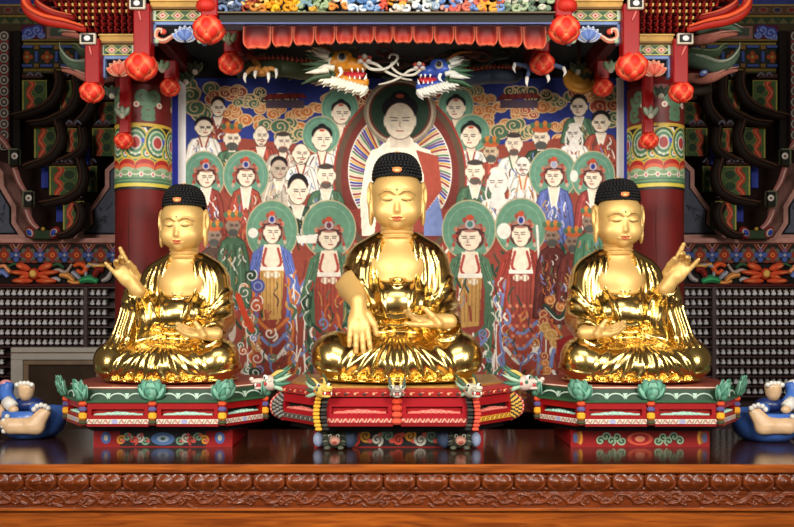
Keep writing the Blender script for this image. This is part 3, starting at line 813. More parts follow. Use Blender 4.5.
def dragon_bust(root, c, d, sc, face=(190, 176, 156), mouth=(166, 48, 46), mane=(60, 110, 84)):
    """small carved dragon head, d = direction of the snout"""
    d = np.array([d[0], d[1], 0.0]); d /= np.linalg.norm(d); u = np.array([0, 0, 1.0]); v = np.cross(u, d); c = np.asarray(c, float)
    R = np.stack([d, v, u], 1); mb = MB()
    q = lambda x, y, z: c + sc * (d * x + v * y + u * z)
    mb.ell(q(0, 0, 0), np.array([.055, .042, .040]) * sc, face, R); mb.ell(q(.055, 0, .010), np.array([.045, .028, .016]) * sc, face, R)
    mb.ell(q(.045, 0, -.024), np.array([.042, .024, .010]) * sc, face, R); mb.ell(q(.045, 0, -.008), np.array([.040, .020, .012]) * sc, mouth, R)
    mb.ell(q(.093, 0, .022), np.array([.012, .020, .011]) * sc, tuple(min(255, c_ * 1.1) for c_ in face), R)
    for k in range(6): mb.ell(q(.03 - .012 * k, (-1) ** k * .036, .0 + .008 * (k % 3)), .010 * sc, (mouth, mane, (206, 196, 176))[k % 3], nu=6, nv=5)
    for s in (-1, 1):
        mb.ell(q(.022, s * .03, .030), .011 * sc, (240, 240, 230), nu=8, nv=6); mb.ell(q(.030, s * .033, .031), .007 * sc, (16, 16, 16), nu=6, nv=5)
        mb.cone(q(.075, s * .018, .0), q(.078, s * .018, -.022), .006 * sc, (240, 236, 220), 5)
        mb.tube(catmull([q(-.01, s * .02, .035), q(-.05, s * .03, .06), q(-.10, s * .03, .055)], 4), [.008 * sc, .002], (206, 170, 90), 6)
        for k in range(4):
            a = -.5 + k * .45
            mb.tube(catmull([q(-.02, s * .03, .0 + a * .03), q(-.06, s * .045, a * .06), q(-.105, s * .05, a * .09 + .01)], 4), [.013 * sc, .012 * sc, .002], mane if k % 2 else (150, 176, 150), 6)
    return mb.build('dragon_head', M_GLOSS, root)
def middle_pedestal():
    cx = 0.0
    root = thing('statue_pedestal', (cx, 0, 0), 'wide red pedestal with dragon heads under the largest statue', 'pedestal', 'pedestals under the statues')
    wf, wo, y0, y1, y2 = .372, .625, -.50, -.20, .46; z0, z1 = .150, .282
    scroll_base(root, cx + .01, .445, -.26, 0.0, .10, 'mid')
    pb = [(-wf, y0 + .1), (wf, y0 + .1), (wo * .92, y1 + .06), (wo * .92, y2 - .05), (-wo * .92, y2 - .05), (-wo * .92, y1 + .06)]
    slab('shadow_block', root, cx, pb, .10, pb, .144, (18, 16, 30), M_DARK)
    Pl = pedestal_shell(root, cx, wf, wo, y0, y1, y2, z0 - .006, z1, (146, 14, 22))
    S1 = ((150, 40, 40), (214, 180, 150), (190, 110, 96)); S2 = ((214, 150, 40), (70, 60, 40), (236, 190, 80)); S3 = ((90, 86, 80), (30, 30, 30), (150, 140, 120))
    mid = (0, y0)
    for a, b, st in (((-wf, y0), mid, S1), (mid, (wf, y0), S1), ((wf, y0), (wo, y1), S2), ((-wo, y1), (-wf, y0), S3)):
        panel(root, cx, a, b, z0, z1, (148, 14, 24), st, 1, (206, 110, 96))
    mb = MB()
    for k in range(4): mb.box((cx, y0 - .002, z0 + (k + .5) / 4 * (z1 - z0)), (.05, .04, .03), (206, 84 - k * 6, 62 - k * 8), .010)
    mb.build('post', M_GLOSS, root)
    for q in (-1, 1):         # corner brackets with scale pattern and yellow flank
        mb = MB(); x = q * wf; n = 9
        for k in range(n):
            t = k / (n - 1); z = z0 - .02 + t * (z1 - z0 + .02); dx = q * (.012 * math.sin(t * PI))
            mb.box((cx + x - q * .018 + dx, y0 - .008, z), (.032, .046, .015), (66, 62, 56) if k % 2 else (36, 36, 36), .005)
            mb.box((cx + x + q * .018 + dx, y0 - .008, z), (.034, .046, .0165), (214, 160, 50) if q < 0 else (206, 80, 60), .005)
        mb.build('corner_bracket', M_GLOSS, root)
        mb = MB()                                   # outer scrolled bracket
        pth = catmull([(cx + q * (wo - .02), y1, z1), (cx + q * (wo + .025), y1 - .01, (z0 + z1) / 2 + .02), (cx + q * (wo + .02), y1 - .01, z0 + .03), (cx + q * (wo - .03), y1, z0 - .005)], 6)
        for k, pp in enumerate(pth):
            for j in range(3): mb.ell(pp - np.array([q * .018 * j, .012, 0]), (.014, .014, .012), ((206, 160, 60) if (k + j) % 2 else (60, 50, 36)) if q > 0 else ((130, 126, 116) if (k + j) % 2 else (40, 40, 40)), nu=7, nv=5)
            mb.ell(pp + np.array([q * .014, -.004, 0]), (.010, .010, .011), (196, 50, 50) if k % 2 else (220, 150, 130), nu=7, nv=5)
        mb.build('scroll_bracket', M_GLOSS, root)
    r0, r1 = grow(Pl, .012), grow(Pl, .016)
    rail = slab('round_rail', root, cx, r0, .290, r1, .318, (150, 36, 34), M_GLOSS); ORG[rail] = ORG[root]
    slab('rail_top', root, cx, r1, .318, grow(Pl, -.012), .330, (150, 36, 36), M_GLOSS)
    slab('rail_groove', root, cx, grow(Pl, -.01), .280, grow(Pl, -.01), .292, (24, 14, 14), M_GLOSS)
    mb = MB()
    for a, b in (((-wf, y0), mid), (mid, (wf, y0)), ((wf, y0), (wo, y1)), ((-wo, y1), (-wf, y0))):
        o, L, ax, ay = facet_frame(cx, a, b); k = int(L / .045)
        for i in range(k):
            p = o + ax * (L * (i + .5) / k) - ay * .017 + np.array([0, 0, .304])
            mb.ell(p, (.008, .005, .008), (226, 150, 110) if i % 2 else (70, 60, 50), nu=7, nv=5)
            mb.ell(p + ax * .012 + np.array([0, 0, .006]), (.010, .003, .004), (214, 110, 90), nu=6, nv=4)
    mb.build('rail_flowers', M_PAINT, rail)
    pt = grow(Pl, -.05); slab('top_plate', root, cx, pt, .330, pt, .337, (190, 150, 80), M_BASE)
    dragon_bust(root, (cx, y0 - .035, .318), (0, -1), .80, (150, 140, 130), (206, 110, 110), (80, 90, 80))
    for q in (-1, 1):
        dragon_bust(root, (cx + q * (wf - .0), y0 - .03, .322), (-q * .55 if q < 0 else .35, -1), .95, (206, 170, 80) if q < 0 else (176, 170, 150), (196, 40, 44), (60, 80, 60))
        dragon_bust(root, (cx + q * (wo + .05), y1 - .01, .334), (q, -.25), 1.05, (196, 176, 164), (176, 56, 60), (60, 104, 82))
    for q in (-1, 1):        # crouching beasts that carry the tray
        g = MB(); gx = cx + q * .325 + .0; gy = -.315
        g.ell((gx + q * -.075, gy + .02, .062), (.045, .05, .062), (58, 72, 96)); g.ell((gx, gy, .052), (.052, .048, .050), (58, 60, 48))
        g.ell((gx + .004, gy - .042, .050), (.028, .022, .026), (206, 150, 130)); g.ell((gx + .004, gy - .06, .042), (.013, .010, .009), (160, 70, 60))
        for s in (-1, 1):
            g.ell((gx + s * .02, gy - .045, .074), (.010, .008, .010), (230, 226, 210), nu=8, nv=6); g.ell((gx + s * .02, gy - .052, .074), (.005, .004, .006), (14, 14, 14), nu=6, nv=5)
            g.ell((gx + s * .047, gy - .01, .088), (.014, .012, .018), (70, 74, 60), nu=8, nv=6)
            g.ell((gx + s * .035, gy - .04, .012), (.018, .026, .012), (80, 84, 70), nu=8, nv=6)
            for k in range(5): g.tube(catmull([(gx + s * .03, gy - .02, .03 + k * .014), (gx + s * .052, gy - .03, .028 + k * .015), (gx + s * .06, gy - .022, .018 + k * .016)], 3), [.010, .003], (92, 96, 80) if k % 2 else (50, 52, 42), 5)
        g.ell((gx + q * .085, gy + .03, .045), (.03, .03, .04), (140, 152, 180))
        g.build('guardian_beast', M_GLOSS, root)
    return root
middle_pedestal()

# ------------------------------------------------------------------ glazed ornaments at the ends of the altar
M_GLAZE = painted('glazed ceramic paint', 0.28, 0.10)
def ornament(mx, label, Y):
    f = (lambda x: x) if not mx else (lambda x: 799 - x)
    c0 = P(f(770), 440, Y); c0[2] = 0
    root = thing('glazed_ornament', (c0[0], Y, 0), label, 'ornament', 'glazed ornaments at the altar ends')
    def p(x, y, dy=0): q = P(f(x), y, Y); q[1] += dy; return q
    s = S(Y); B = (66, 108, 188); BG = (214, 178, 138); W = (226, 222, 214); DB = (34, 50, 104)
    mb = MB(); a = p(767, 420); mb.lathe([(.06, 0), (.125, .004), (.168, .04), (.186, .10), (.19, .16), (.17, .165), (.15, .12), (.05, .07), (.01, .06)], (a[0], Y + .02, 0.0), B, 28)
    mb.build('blue_bowl', M_GLAZE, root)
    lo_, hi_ = np.minimum(p(730, 440, -.26), p(800, 395, .06)), np.maximum(p(730, 440, -.26), p(800, 395, .06)); sd = Sculpt(lo_, hi_, .0045)
    for a_, b_, ra, rb in (((742, 409), (751, 423), 4.5, 7), ((747, 409), (756, 422), 4, 7), ((751, 423), (776, 423), 7.5, 7), ((756, 419), (781, 419), 5, 4.5), ((776, 423), (783, 420), 6.5, 4)):
        sd.rc(p(*a_, -.155), p(*b_, -.165), ra * s, rb * s, .012, sq=(1, .75, 1))
    Vs, Fs = sd.extract(1); mesh_obj('beige_front', Vs, Fs, M_GLAZE, root, cols=np.tile(lin(BG), (len(Vs), 1)), smooth=True)
    mb = MB()
    for x, y in ((739, 405), (742, 403), (746, 402), (750, 403), (753, 406), (779, 413), (782, 417), (783, 422), (782, 427)): mb.ell(p(x, y, -.17), 2.6 * s, W, nu=8, nv=6)
    mb.build('white_beads', M_GLAZE, root)
    mb = MB(); mb.lathe([(.026, 0), (.040, .03), (.046, .07), (.044, .088), (.02, .09)], p(768.5, 399, -.06), BG, 14)
    mb.build('beige_cup', M_GLAZE, root)
    mb = MB()
    for k in range(5): mb.ell(p(761 + k * 3.6, 383.5 - (1.5 if 0 < k < 4 else 0), -.09), 2.5 * s, W, nu=8, nv=6)
    mb.build('cup_rim', M_GLAZE, root)
    mb = MB(); mb.tube(catmull([p(790, 384, -.02), p(789, 394, -.05), p(781, 402, -.08)], 5), [7 * s, 7 * s, 6 * s], B, 10)
    mb.ell(p(768, 404, -.03), (16 * s, .06, 8 * s), DB); mb.ell(p(757, 407, -.06), (8 * s, .05, 6 * s), B); mb.ell(p(790, 417, -.02), (12 * s, .07, 16 * s), B)
    mb.build('blue_sleeve', M_GLAZE, root)
    mb = MB(); mb.ell(p(791, 383, -.03), (6 * s, .03, 4 * s), (222, 150, 150) if mx else W); mb.build('sleeve_trim', M_GLAZE, root)
    mb = MB(); mb.tube([p(785, 399, -.10), p(777, 405, -.12)], [6 * s, 6 * s], W, 10); mb.build('white_cuff', M_GLAZE, root)
    mb = MB(); mb.ell(p(793, 424, -.12), (6 * s, .03, 4 * s), (170, 200, 180)); mb.build('green_cuff', M_GLAZE, root)
    for hx, hy, hd, hr in ((775, 407, -.14, (5 * s, .022, 4 * s)), (793, 410, -.10, (8 * s, .05, 8 * s))):
        mb = MB(); mb.ell(p(hx, hy, hd), hr, BG); mb.build('hand', M_GLAZE, root)
ornament(False, 'blue and beige glazed ornament at the right end of the altar top', .0)
ornament(True, 'blue and beige glazed ornament at the left end of the altar top', .12)
# ------------------------------------------------------------------ the large painting behind the statues
M_PIC = painted('mineral pigment on cloth', 0.75, 0.13, spec=0.25)
M_BLUE = plain('ultramarine frame paint', (52, 62, 190), 0.5, 0, .08)
M_WHITE = plain('chalk white paint', (244, 240, 238), 0.6, 0, .05)
SK = (240, 224, 200); LINE = (96, 66, 56); TE = (104, 150, 126); RD = (146, 64, 54); RD2 = (168, 76, 60); GN = (80, 112, 86); DG = (46, 70, 54); BL = (44, 58, 134); LB = (122, 138, 190); OR = (204, 118, 62); WH = (240, 232, 220); BK = (26, 24, 28); GY = (196, 182, 166); OC = (196, 150, 84)
pc = Canvas(183, 78, 622, 412, .62, RD)
pr = random.Random(3)
# ground: sky, clouds, worn red and green drapery
pc.rect(183, 78, 622, 150, BL)
def cloud(x, y, r, c, n=4):
    for k in range(n):
        a = x + pr.uniform(-r, r) * 1.2; b = y + pr.uniform(-.5, .5) * r; q = r * pr.uniform(.55, .8)
        pc.ell(a, b, q + 1.3, q * .75 + 1.3, (226, 190, 140)); pc.ell(a, b, q, q * .75, c); pc.spiral(a, b, q * .7, 1.0, (232, 196, 150), 1.1, pr.choice((-1, 1)), pr.uniform(0, 6))
for x, y, r, c in ((200, 92, 13, GN), (222, 96, 9, RD2), (190, 112, 12, GN), (236, 112, 9, OR), (250, 122, 9, OR), (262, 107, 7, OR), (286, 100, 10, DG), (278, 112, 7, OR), (300, 112, 8, OR), (316, 108, 8, OR), (304, 126, 10, OR), (278, 128, 12, GN), (292, 138, 10, GN), (366, 104, 12, OR),
                   (434, 106, 11, OR), (486, 98, 8, OR), (484, 114, 8, OR), (500, 104, 8, OR), (516, 112, 7, OR), (530, 112, 7, RD2), (498, 126, 9, OR), (512, 130, 12, GN), (530, 134, 9, GN), (548, 108, 9, OR), (562, 100, 9, GN), (560, 124, 8, OR), (566, 138, 10, OR), (604, 102, 12, RD2), (614, 118, 10, GN), (590, 96, 8, OR), (256, 96, 8, DG), (232, 92, 8, RD), (246, 104, 7, GN), (330, 96, 8, RD2), (360, 96, 9, RD), (372, 112, 9, RD2), (430, 94, 8, RD2), (470, 92, 8, GN), (444, 118, 8, RD), (576, 94, 8, RD), (612, 92, 9, GN), (520, 94, 9, DG), (540, 96, 8, DG)):
    cloud(x, y, r, c)
for x0, x1 in ((262, 308), (496, 542)):          # small red pavilions among the clouds
    pc.poly([(x0, 100), (x1, 98), (x1 - 6, 93), (x0 + 6, 94)], (104, 34, 34)); pc.rect(x0 + 4, 100, x1 - 4, 108, (86, 70, 84))
    for k in range(5): pc.ell(x0 + 8 + k * 8, 96, 3, 2, (130, 44, 40))
pc.poly([(183, 150), (240, 138), (330, 148), (400, 128), (470, 148), (560, 138), (622, 150), (622, 412), (183, 412)], (146, 68, 54))
for _ in range(900):
    x, y = pr.uniform(186, 620), pr.uniform(150, 405); L = pr.uniform(6, 22); a = pr.uniform(.9, 2.2)
    pc.line([(x, y), (x + L * .5 * math.cos(a) + pr.uniform(-3, 3), y + L * .5 * math.sin(a)), (x + L * math.cos(a), y + L * math.sin(a))], pr.uniform(1, 4), pr.choice((RD, RD2, GN, DG, (120, 46, 40), WH, LB, OR, TE, GY, (110, 50, 44))))
def robe(cx, cy, w, h, col, trim, skin=True, folds=6, fl=1.25):
    x = lambda u: cx + u * w
    pts = [(x(-.22), cy), (x(-.75), cy + h * .08), (x(-1), cy + h * .3), (x(-fl), cy + h), (x(fl), cy + h), (x(1), cy + h * .3), (x(.75), cy + h * .08), (x(.22), cy)]
    pc.poly(pts, col); pc.line(pts + pts[:1], .9, tuple(c * .6 for c in col), False)
    d = tuple(c * .72 for c in col); l = tuple(min(255, c * 1.18 + 12) for c in col)
    for k in range(folds):
        u = -.9 + 1.8 * k / max(1, folds - 1)
        pc.line([(x(u * .65), cy + h * .12), (x(u * .9), cy + h * .5), (x(u * 1.15), cy + h * .98)], 1.1, d if k % 2 else l)
    for k in range(int(w * h / 15)):
        v = pr.uniform(.12, .98); u = pr.uniform(-.9, .9) * (.75 + .3 * v); a = pr.uniform(1.0, 2.1); L_ = pr.uniform(3, 9)
        c_ = pr.choice((d, l, d, trim, WH, LINE, RD, GN, LB, OC)); X_, Y_ = x(u), cy + h * v
        pc.line([(X_, Y_), (X_ + L_ * .5 * math.cos(a) + pr.uniform(-2, 2), Y_ + L_ * .5 * math.sin(a)), (X_ + L_ * math.cos(a), Y_ + L_ * math.sin(a))], pr.uniform(.6, 1.4), c_)
    if skin:
        pc.poly([(x(-.28), cy), (x(.28), cy), (x(.10), cy + h * .34), (x(-.12), cy + h * .34)], SK)
        pc.line([(x(-.30), cy), (x(-.12), cy + h * .36)], 1.6, trim, False); pc.line([(x(.30), cy), (x(.10), cy + h * .36)], 1.6, trim, False)
def face(cx, cy, w, h, skin=SK, brow=(70, 54, 48), fierce=False):
    ox = 0 if abs(cx - 400) < 20 else (w * .17 if cx < 400 else -w * .17)
    pc.ell(cx, cy, w + .8, h + .8, LINE); pc.ell(cx, cy, w, h, skin); pc.ell(cx, cy + h * .3, w * .88, h * .66, skin); pc.ell(cx - w * .4, cy + h * .32, w * .28, h * .2, tuple(c * .96 for c in skin))
    for q in (-1, 1):
        pc.ell(cx + q * (w + .2), cy, 1.1, h * .3, skin)
        pc.line([(ox + cx + q * w * .18, cy - h * .17), (ox + cx + q * w * .66, cy - h * .2)], .8, brow, False)
        pc.line([(ox + cx + q * w * .2, cy - .02 * h), (ox + cx + q * w * .58, cy - .02 * h)], 0.8 if not fierce else 1.1, (66, 50, 46), False)
    pc.line([(cx + ox, cy + .02 * h), (cx + ox * 1.6 - .4, cy + h * .3), (cx + ox + .7, cy + h * .32)], .7, (150, 110, 96), False)
    pc.line([(ox + cx - w * .22, cy + h * .55), (ox + cx + w * .22, cy + h * .55)], 1.0, (176, 70, 60), False)
def fig(kind, cx, cy, w, h, col, trim=WH, body=3.4, bw=2.1, halo=None, skin=SK, jew=BL):
    if halo:
        hx, hy, rx, ry = halo; pc.ell(hx, hy, rx + 1.2, ry + 1.2, (190, 176, 140)); pc.ell(hx, hy, rx, ry, TE if kind != 'bod2' else (102, 146, 120)); pc.ell(hx, hy, rx * .8, ry * .8, (128, 168, 146), ring=.8)
    if body: robe(cx, cy + h * 1.12, w * bw, h * body, col, trim, kind != 'king')
    pc.rect(cx - w * .45, cy + h * .5, cx + w * .45, cy + h * 1.3, tuple(c * .94 for c in skin))
    if kind == 'buddha':
        pc.ell(cx, cy - h * .95, w * .5, h * .34, BK); pc.ell(cx, cy - h * .42, w * 1.16, h * .72, BK); face(cx, cy + h * .06, w, h * .92); pc.ell(cx, cy - h * .72, w * .3, h * .1, (196, 80, 60))
    elif kind in ('bod', 'bod2'):
        pc.ell(cx, cy - h * .1, w * 1.5, h * 1.15, (84, 44, 42))
        for k in range(9):
            a = PI * (1.05 + .9 * k / 8); q = h * (1.45 + .25 * (k % 2)); pc.ell(cx + math.cos(a) * w * 1.6, cy + h * .1 + math.sin(a) * q, 2.1, 2.7, ((166, 72, 58), (190, 128, 104), (112, 130, 112))[k % 3]); pc.ell(cx + math.cos(a) * w * 1.35, cy + math.sin(a) * q * .85, 1.3, 1.5, (150, 60, 50))
        for q in (-1, 1):
            for k in range(3): pc.ell(cx + q * w * (1.5 + .12 * k), cy + h * (.2 + .36 * k), 1.7, 2.2, ((150, 96, 84), (172, 70, 58), (196, 170, 150))[k])
        face(cx, cy + h * .05, w, h); pc.ell(cx, cy - h * .84, w * 1.1, h * .36, (170, 116, 100)); pc.line([(cx - w, cy - h * .66), (cx, cy - h * .78), (cx + w, cy - h * .66)], 1.6, (60, 40, 44))
        pc.ell(cx, cy - h * 1.15, w * .5, h * .4, (190, 176, 180)); pc.ell(cx, cy - h * 1.15, w * .28, h * .26, jew); pc.ell(cx, cy - h * 1.7, w * .4, h * .24, (196, 80, 54))
    elif kind == 'bald': face(cx, cy, w, h, skin); pc.line([(cx - w * .5, cy + h * .42), (cx + w * .1, cy + h * .38), (cx + w * .6, cy + h * .44)], 1.0, (110, 96, 88)); pc.ell(cx, cy + h * .82, w * .3, h * .12, (150, 136, 124))
    elif kind == 'beard': face(cx, cy, w, h, skin); pc.ell(cx, cy + h * .72, w * .62, h * .3, (96, 84, 78)); pc.line([(cx - w * .3, cy + h * .52), (cx + w * .3, cy + h * .52)], 1, (176, 80, 66), False); pc.ell(cx, cy - h * .78, w * .95, h * .22, (70, 60, 56))
    elif kind == 'old':
        face(cx, cy, w, h, WH); pc.ell(cx, cy + h * 1.2, w * .7, h * .85, (236, 230, 222)); pc.ell(cx, cy - h * .9, w * .8, h * .35, WH)
        for q in (-1, 1): pc.line([(cx + q * w, cy - h * .2), (cx + q * w * 1.2, cy + h), (cx + q * w * .6, cy + h * 1.8)], 1.6, (236, 230, 222))
    elif kind == 'man': pc.ell(cx, cy - h * .4, w * 1.14, h * .8, BK); face(cx, cy + h * .12, w, h * .9, skin, fierce=True)
    elif kind == 'king':
        face(cx, cy, w, h, skin, fierce=True); pc.ell(cx, cy + h * .75, w * .8, h * .42, (84, 84, 78)); pc.ell(cx, cy - h * .95, w * 1.25, h * .42, (196, 96, 52))
        for k in range(5): pc.ell(cx + (k - 2) * w * .55, cy - h * 1.25 - 2 * (k % 2), 2.4, 3, (206, 130, 60) if k % 2 else (80, 112, 84))
fig('buddha', 341, 113, 8.5, 11, WH, RD, 3.2, 1.6, (340, 108, 18, 19)); fig('buddha', 322, 139, 9, 12, WH, RD, 3.0, 1.7, (321, 135, 18, 18))
fig('buddha', 456, 108, 8.5, 11, WH, RD, 3.2, 1.6, (456, 106, 17, 19)); fig('buddha', 471, 136, 9, 12, WH, RD, 3.0, 1.7, (472, 133, 17.5, 18))
# central mandorla, aureole and the painted main figure
pc.ell(400, 178, 66, 86, (118, 52, 44)); pc.ell(400, 178, 62, 82, (96, 76, 60), ring=6); pc.ell(400, 178, 66, 86, (160, 60, 50), ring=2)
pc.ell(400, 172, 52, 62, WH)
for k in range(120):
    a = 2 * PI * k / 120; c = ((60, 66, 150), (206, 160, 76), (150, 56, 48), (214, 200, 170), (96, 130, 96), (110, 70, 120))[k % 6]
    pc.line([(400 + 30 * math.cos(a), 172 + 36 * math.sin(a)), (400 + 44 * math.cos(a + .10), 172 + 53 * math.sin(a + .10)), (400 + 50 * math.cos(a + .14), 172 + 60 * math.sin(a + .14))], 2.0, c)
pc.poly([(362, 232), (448, 232), (452, 210), (410, 204), (390, 204), (350, 210)], RD)
pc.ell(400, 112, 36, 34, (150, 140, 118)); pc.ell(400, 112, 34, 32, (110, 52, 44)); pc.ell(400, 112, 32.5, 30.5, (190, 176, 150), ring=2.4); pc.ell(400, 112, 29, 27.5, (44, 66, 50))
pc.poly([(388, 138), (412, 138), (416, 146), (430, 150), (438, 172), (440, 215), (436, 236), (426, 236), (424, 190), (380, 190), (374, 236), (362, 236), (360, 200), (366, 162), (372, 150), (384, 146)], (244, 232, 212))
pc.poly([(416, 150), (438, 156), (442, 190), (424, 214), (424, 176)], RD2); pc.line([(384, 168), (393, 172)], 1, (150, 110, 90), False); pc.line([(406, 172), (416, 168)], 1, (150, 110, 90), False)
pc.poly([(424, 214), (438, 196), (446, 236), (424, 236)], LB); pc.rect(390, 136, 410, 148, (224, 208, 186))
pc.ell(400, 98, 10, 7, BK); pc.ell(400, 108, 18, 13, BK); face(400, 121, 15, 18); pc.ell(400, 96, 4, 2, (190, 90, 60))
# rows of attendants
fig('man', 218, 107, 6, 9, RD, WH, 2.5, 2.2); fig('man', 204, 127, 8, 9, WH, RD, 3.0, 2.0); fig('king', 232, 139, 7.5, 10, GN, RD, 3.0, 2.2); fig('bald', 261, 136, 6.5, 10, RD2, WH, 2.8, 2.2)
fig('beard', 283, 142, 7.5, 10, GY, RD, 2.8, 2.2); fig('bald', 301, 154, 7.5, 10, WH, RD, 2.8, 2.0); fig('man', 279, 168, 7.5, 10, GY, WH, 3.2, 2.2, skin=(190, 172, 152)); fig('beard', 326, 176, 8.5, 12, GN, WH, 3, 2.1); fig('man', 298, 190, 9, 14, DG, WH, 2.6, 2.2)
fig('king', 491, 152, 6.5, 9, RD2, WH, 3, 2.2, skin=(206, 182, 150)); fig('beard', 514, 144, 7.5, 11, WH, GN, 3, 2.2); fig('king', 541, 138, 7.5, 10, DG, RD, 3, 2.2); fig('man', 579, 106, 7.5, 10, GN, WH, 2.6, 2.0); fig('man', 601, 122, 8, 10, RD2, WH, 3, 2.0); fig('old', 574, 134, 7, 9, WH, RD, 3, 2.2)
fig('beard', 475, 172, 8.5, 12, GN, WH, 3, 2.1); fig('bald', 523, 166, 7, 9, WH, OR, 4, 1.8, skin=WH); fig('old', 498, 183, 10, 13, WH, RD, 2.8, 2.0)
fig('bod', 206, 177, 7.5, 9.5, RD, WH, 5, 2.2, (204, 176, 20, 24)); fig('bod', 246, 176, 7.5, 10, RD2, WH, 6, 2.2, (246, 176, 22, 25)); fig('bod', 554, 176, 7.5, 10, (96, 108, 170), WH, 5.5, 2.4, (553, 174, 23, 25), jew=(150, 160, 190)); fig('bod', 593, 178, 7.5, 10, (150, 64, 60), WH, 5, 2.2, (593, 176, 21, 24))
pc.ell(574, 176, 4, 6, WH); pc.poly([(310, 206), (322, 200), (334, 206), (318, 232), (306, 226)], (216, 200, 180))
# full length figures beside the middle statue
def long_figure(cx, cy, w, h, col, sash, skirt, kind, halo, mantle, jew):
    fig(kind, cx, cy, w, h, col, WH, 0, 2, halo, jew=jew)
    y = cy + h * 1.15
    pc.poly([(cx - 13, y + 2), (cx + 13, y + 2), (cx + 24, y + 40), (cx + 22, 398), (cx - 22, 398), (cx - 26, y + 40)], col)
    pc.poly([(cx - 8, y), (cx + 8, y), (cx + 12, y + 26), (cx - 12, y + 26)], SK); pc.poly([(cx - 12, y + 24), (cx + 12, y + 24), (cx + 9, y + 74), (cx - 10, y + 76)], skirt)
    for q in (-1, 1):
        pc.poly([(cx + q * 8, y), (cx + q * 19, y + 8), (cx + q * 29, y + 48), (cx + q * 20, y + 96), (cx + q * 13, y + 96), (cx + q * 15, y + 40)], mantle)
        for k in range(4): pc.line([(cx + q * (11 + 2 * k), y + 6 + 3 * k), (cx + q * (20 + k), y + 40), (cx + q * (15 + k * 1.5), y + 92)], 1.1, tuple(min(255, c * (1.25 if k % 2 else .7)) for c in mantle))
        pc.line([(cx + q * 16, y + 30), (cx + q * 21, y + 80), (cx + q * 17, y + 120), (cx + q * 20, 396)], 3, sash); pc.line([(cx + q * 20, y + 30), (cx + q * 25, y + 90), (cx + q * 22, 396)], 1.4, WH)
        for k in range(7):
            yy = y + 30 + k * 15; xx = cx + q * (16 + 5 * math.sin(k * 1.3)); pc.line([(xx, yy), (xx + q * 5, yy + 6), (xx + q * 2, yy + 14)], 3.2, (mantle, sash, GN, RD2)[k % 4]); pc.line([(xx + q * 2, yy), (xx + q * 7, yy + 6), (xx + q * 4, yy + 14)], .9, WH)
        pc.line([(cx + q * 6, y + 4), (cx + q * 9, y + 18), (cx + q * 4, y + 24)], 2.6, (170, 70, 60))
        pc.ell(cx + q * 4, y + 30, 4, 3.4, SK)
    pc.rect(cx - 12, y + 22, cx + 12, y + 26, WH)
    for k in range(6): pc.line([(cx - 10 + 4 * k, y + 28), (cx - 9 + 3.6 * k, y + 70)], .8, tuple(c * .72 for c in skirt), False)
    for k in range(3): pc.line([(cx - 16, y + 74 + k * 13), (cx, y + 86 + k * 15), (cx + 16, y + 74 + k * 13)], 3.4, (sash, LB, WH)[k]); 
    for k in range(70):
        X_, Y_ = cx + pr.uniform(-26, 26), y + pr.uniform(26, 150); a = pr.uniform(1.1, 2.0); L_ = pr.uniform(5, 16)
        pc.line([(X_, Y_), (X_ + L_ * .5 * math.cos(a) + pr.uniform(-3, 3), Y_ + L_ * .5 * math.sin(a)), (X_ + L_ * math.cos(a), Y_ + L_ * math.sin(a))], pr.uniform(.8, 2.4), pr.choice((WH, OC, RD, RD2, GN, LB, OR, DG, LINE)))
    for k in range(8):
        pc.spiral(cx + pr.uniform(-20, 20), y + pr.uniform(70, 150), pr.uniform(4, 7), 1.6, pr.choice((WH, OC, LB, TE)), 1.2, pr.choice((-1, 1)), pr.uniform(0, 6))
long_figure(272, 232, 7.5, 11, RD, OR, OC, 'bod2', (272, 231, 25, 30), (96, 112, 180), BL)
long_figure(329, 238, 9, 11, RD, DG, RD2, 'bod2', (329, 229, 26, 28), GN, (110, 60, 70))
long_figure(470, 238, 10, 12, RD, GN, OC, 'bod2', (469, 230, 26, 29), GN, (80, 130, 120))
long_figure(521, 234, 8, 12, RD2, LB, RD, 'bod2', (521, 227, 25, 28), (150, 58, 48), BL)
for k in range(22): pc.ell(510 + (k % 4) * 7 + (k // 4 % 2) * 3, 306 + (k // 4) * 10, 1.8, 1.8, (210, 130, 100))
pc.ell(504, 231, 7, 8, WH); pc.line([(537, 226), (540, 270), (546, 300)], 2.4, WH); pc.ell(253, 233, 5, 5, WH); pc.poly([(296, 236), (318, 234), (316, 243), (298, 243)], WH)
for cx, cy, c in ((552, 236, (96, 44, 40)), (573, 242, (110, 50, 44)), (214, 236, (90, 70, 60)), (233, 226, GN), (590, 222, (84, 130, 100))):
    fig('king', cx, cy, 6.5, 9, c, OR, 8, 2.4, skin=(150, 126, 108))
for x in (252,):
    for k in range(16):
        a_, b_ = x + pr.uniform(-14, 6), 278 + k * 7.5 + pr.uniform(-3, 3); r_ = pr.uniform(3.5, 7); pc.ell(a_, b_, r_, r_ * .8, pr.choice((OR, RD2, GN, (186, 90, 54), DG, LB))); pc.spiral(a_, b_, r_, 1.1, WH, 1.2, pr.choice((-1, 1)), pr.uniform(0, 6))
for k in range(14):
    a_, b_ = 550 + pr.uniform(-6, 14), 300 + k * 7; r_ = pr.uniform(4, 7); pc.ell(a_, b_, r_, r_ * .8, pr.choice((OR, OC, RD2, (186, 90, 54), DG))); pc.spiral(a_, b_, r_, 1.1, (226, 186, 130), 1.2, pr.choice((-1, 1)), pr.uniform(0, 6))
pc.line([(545, 306), (560, 318), (575, 300), (590, 322)], 5, DG); pc.line([(545, 308), (560, 320), (575, 302)], 1, WH); pc.poly([(556, 340), (574, 334), (572, 362), (558, 362)], (140, 34, 34))
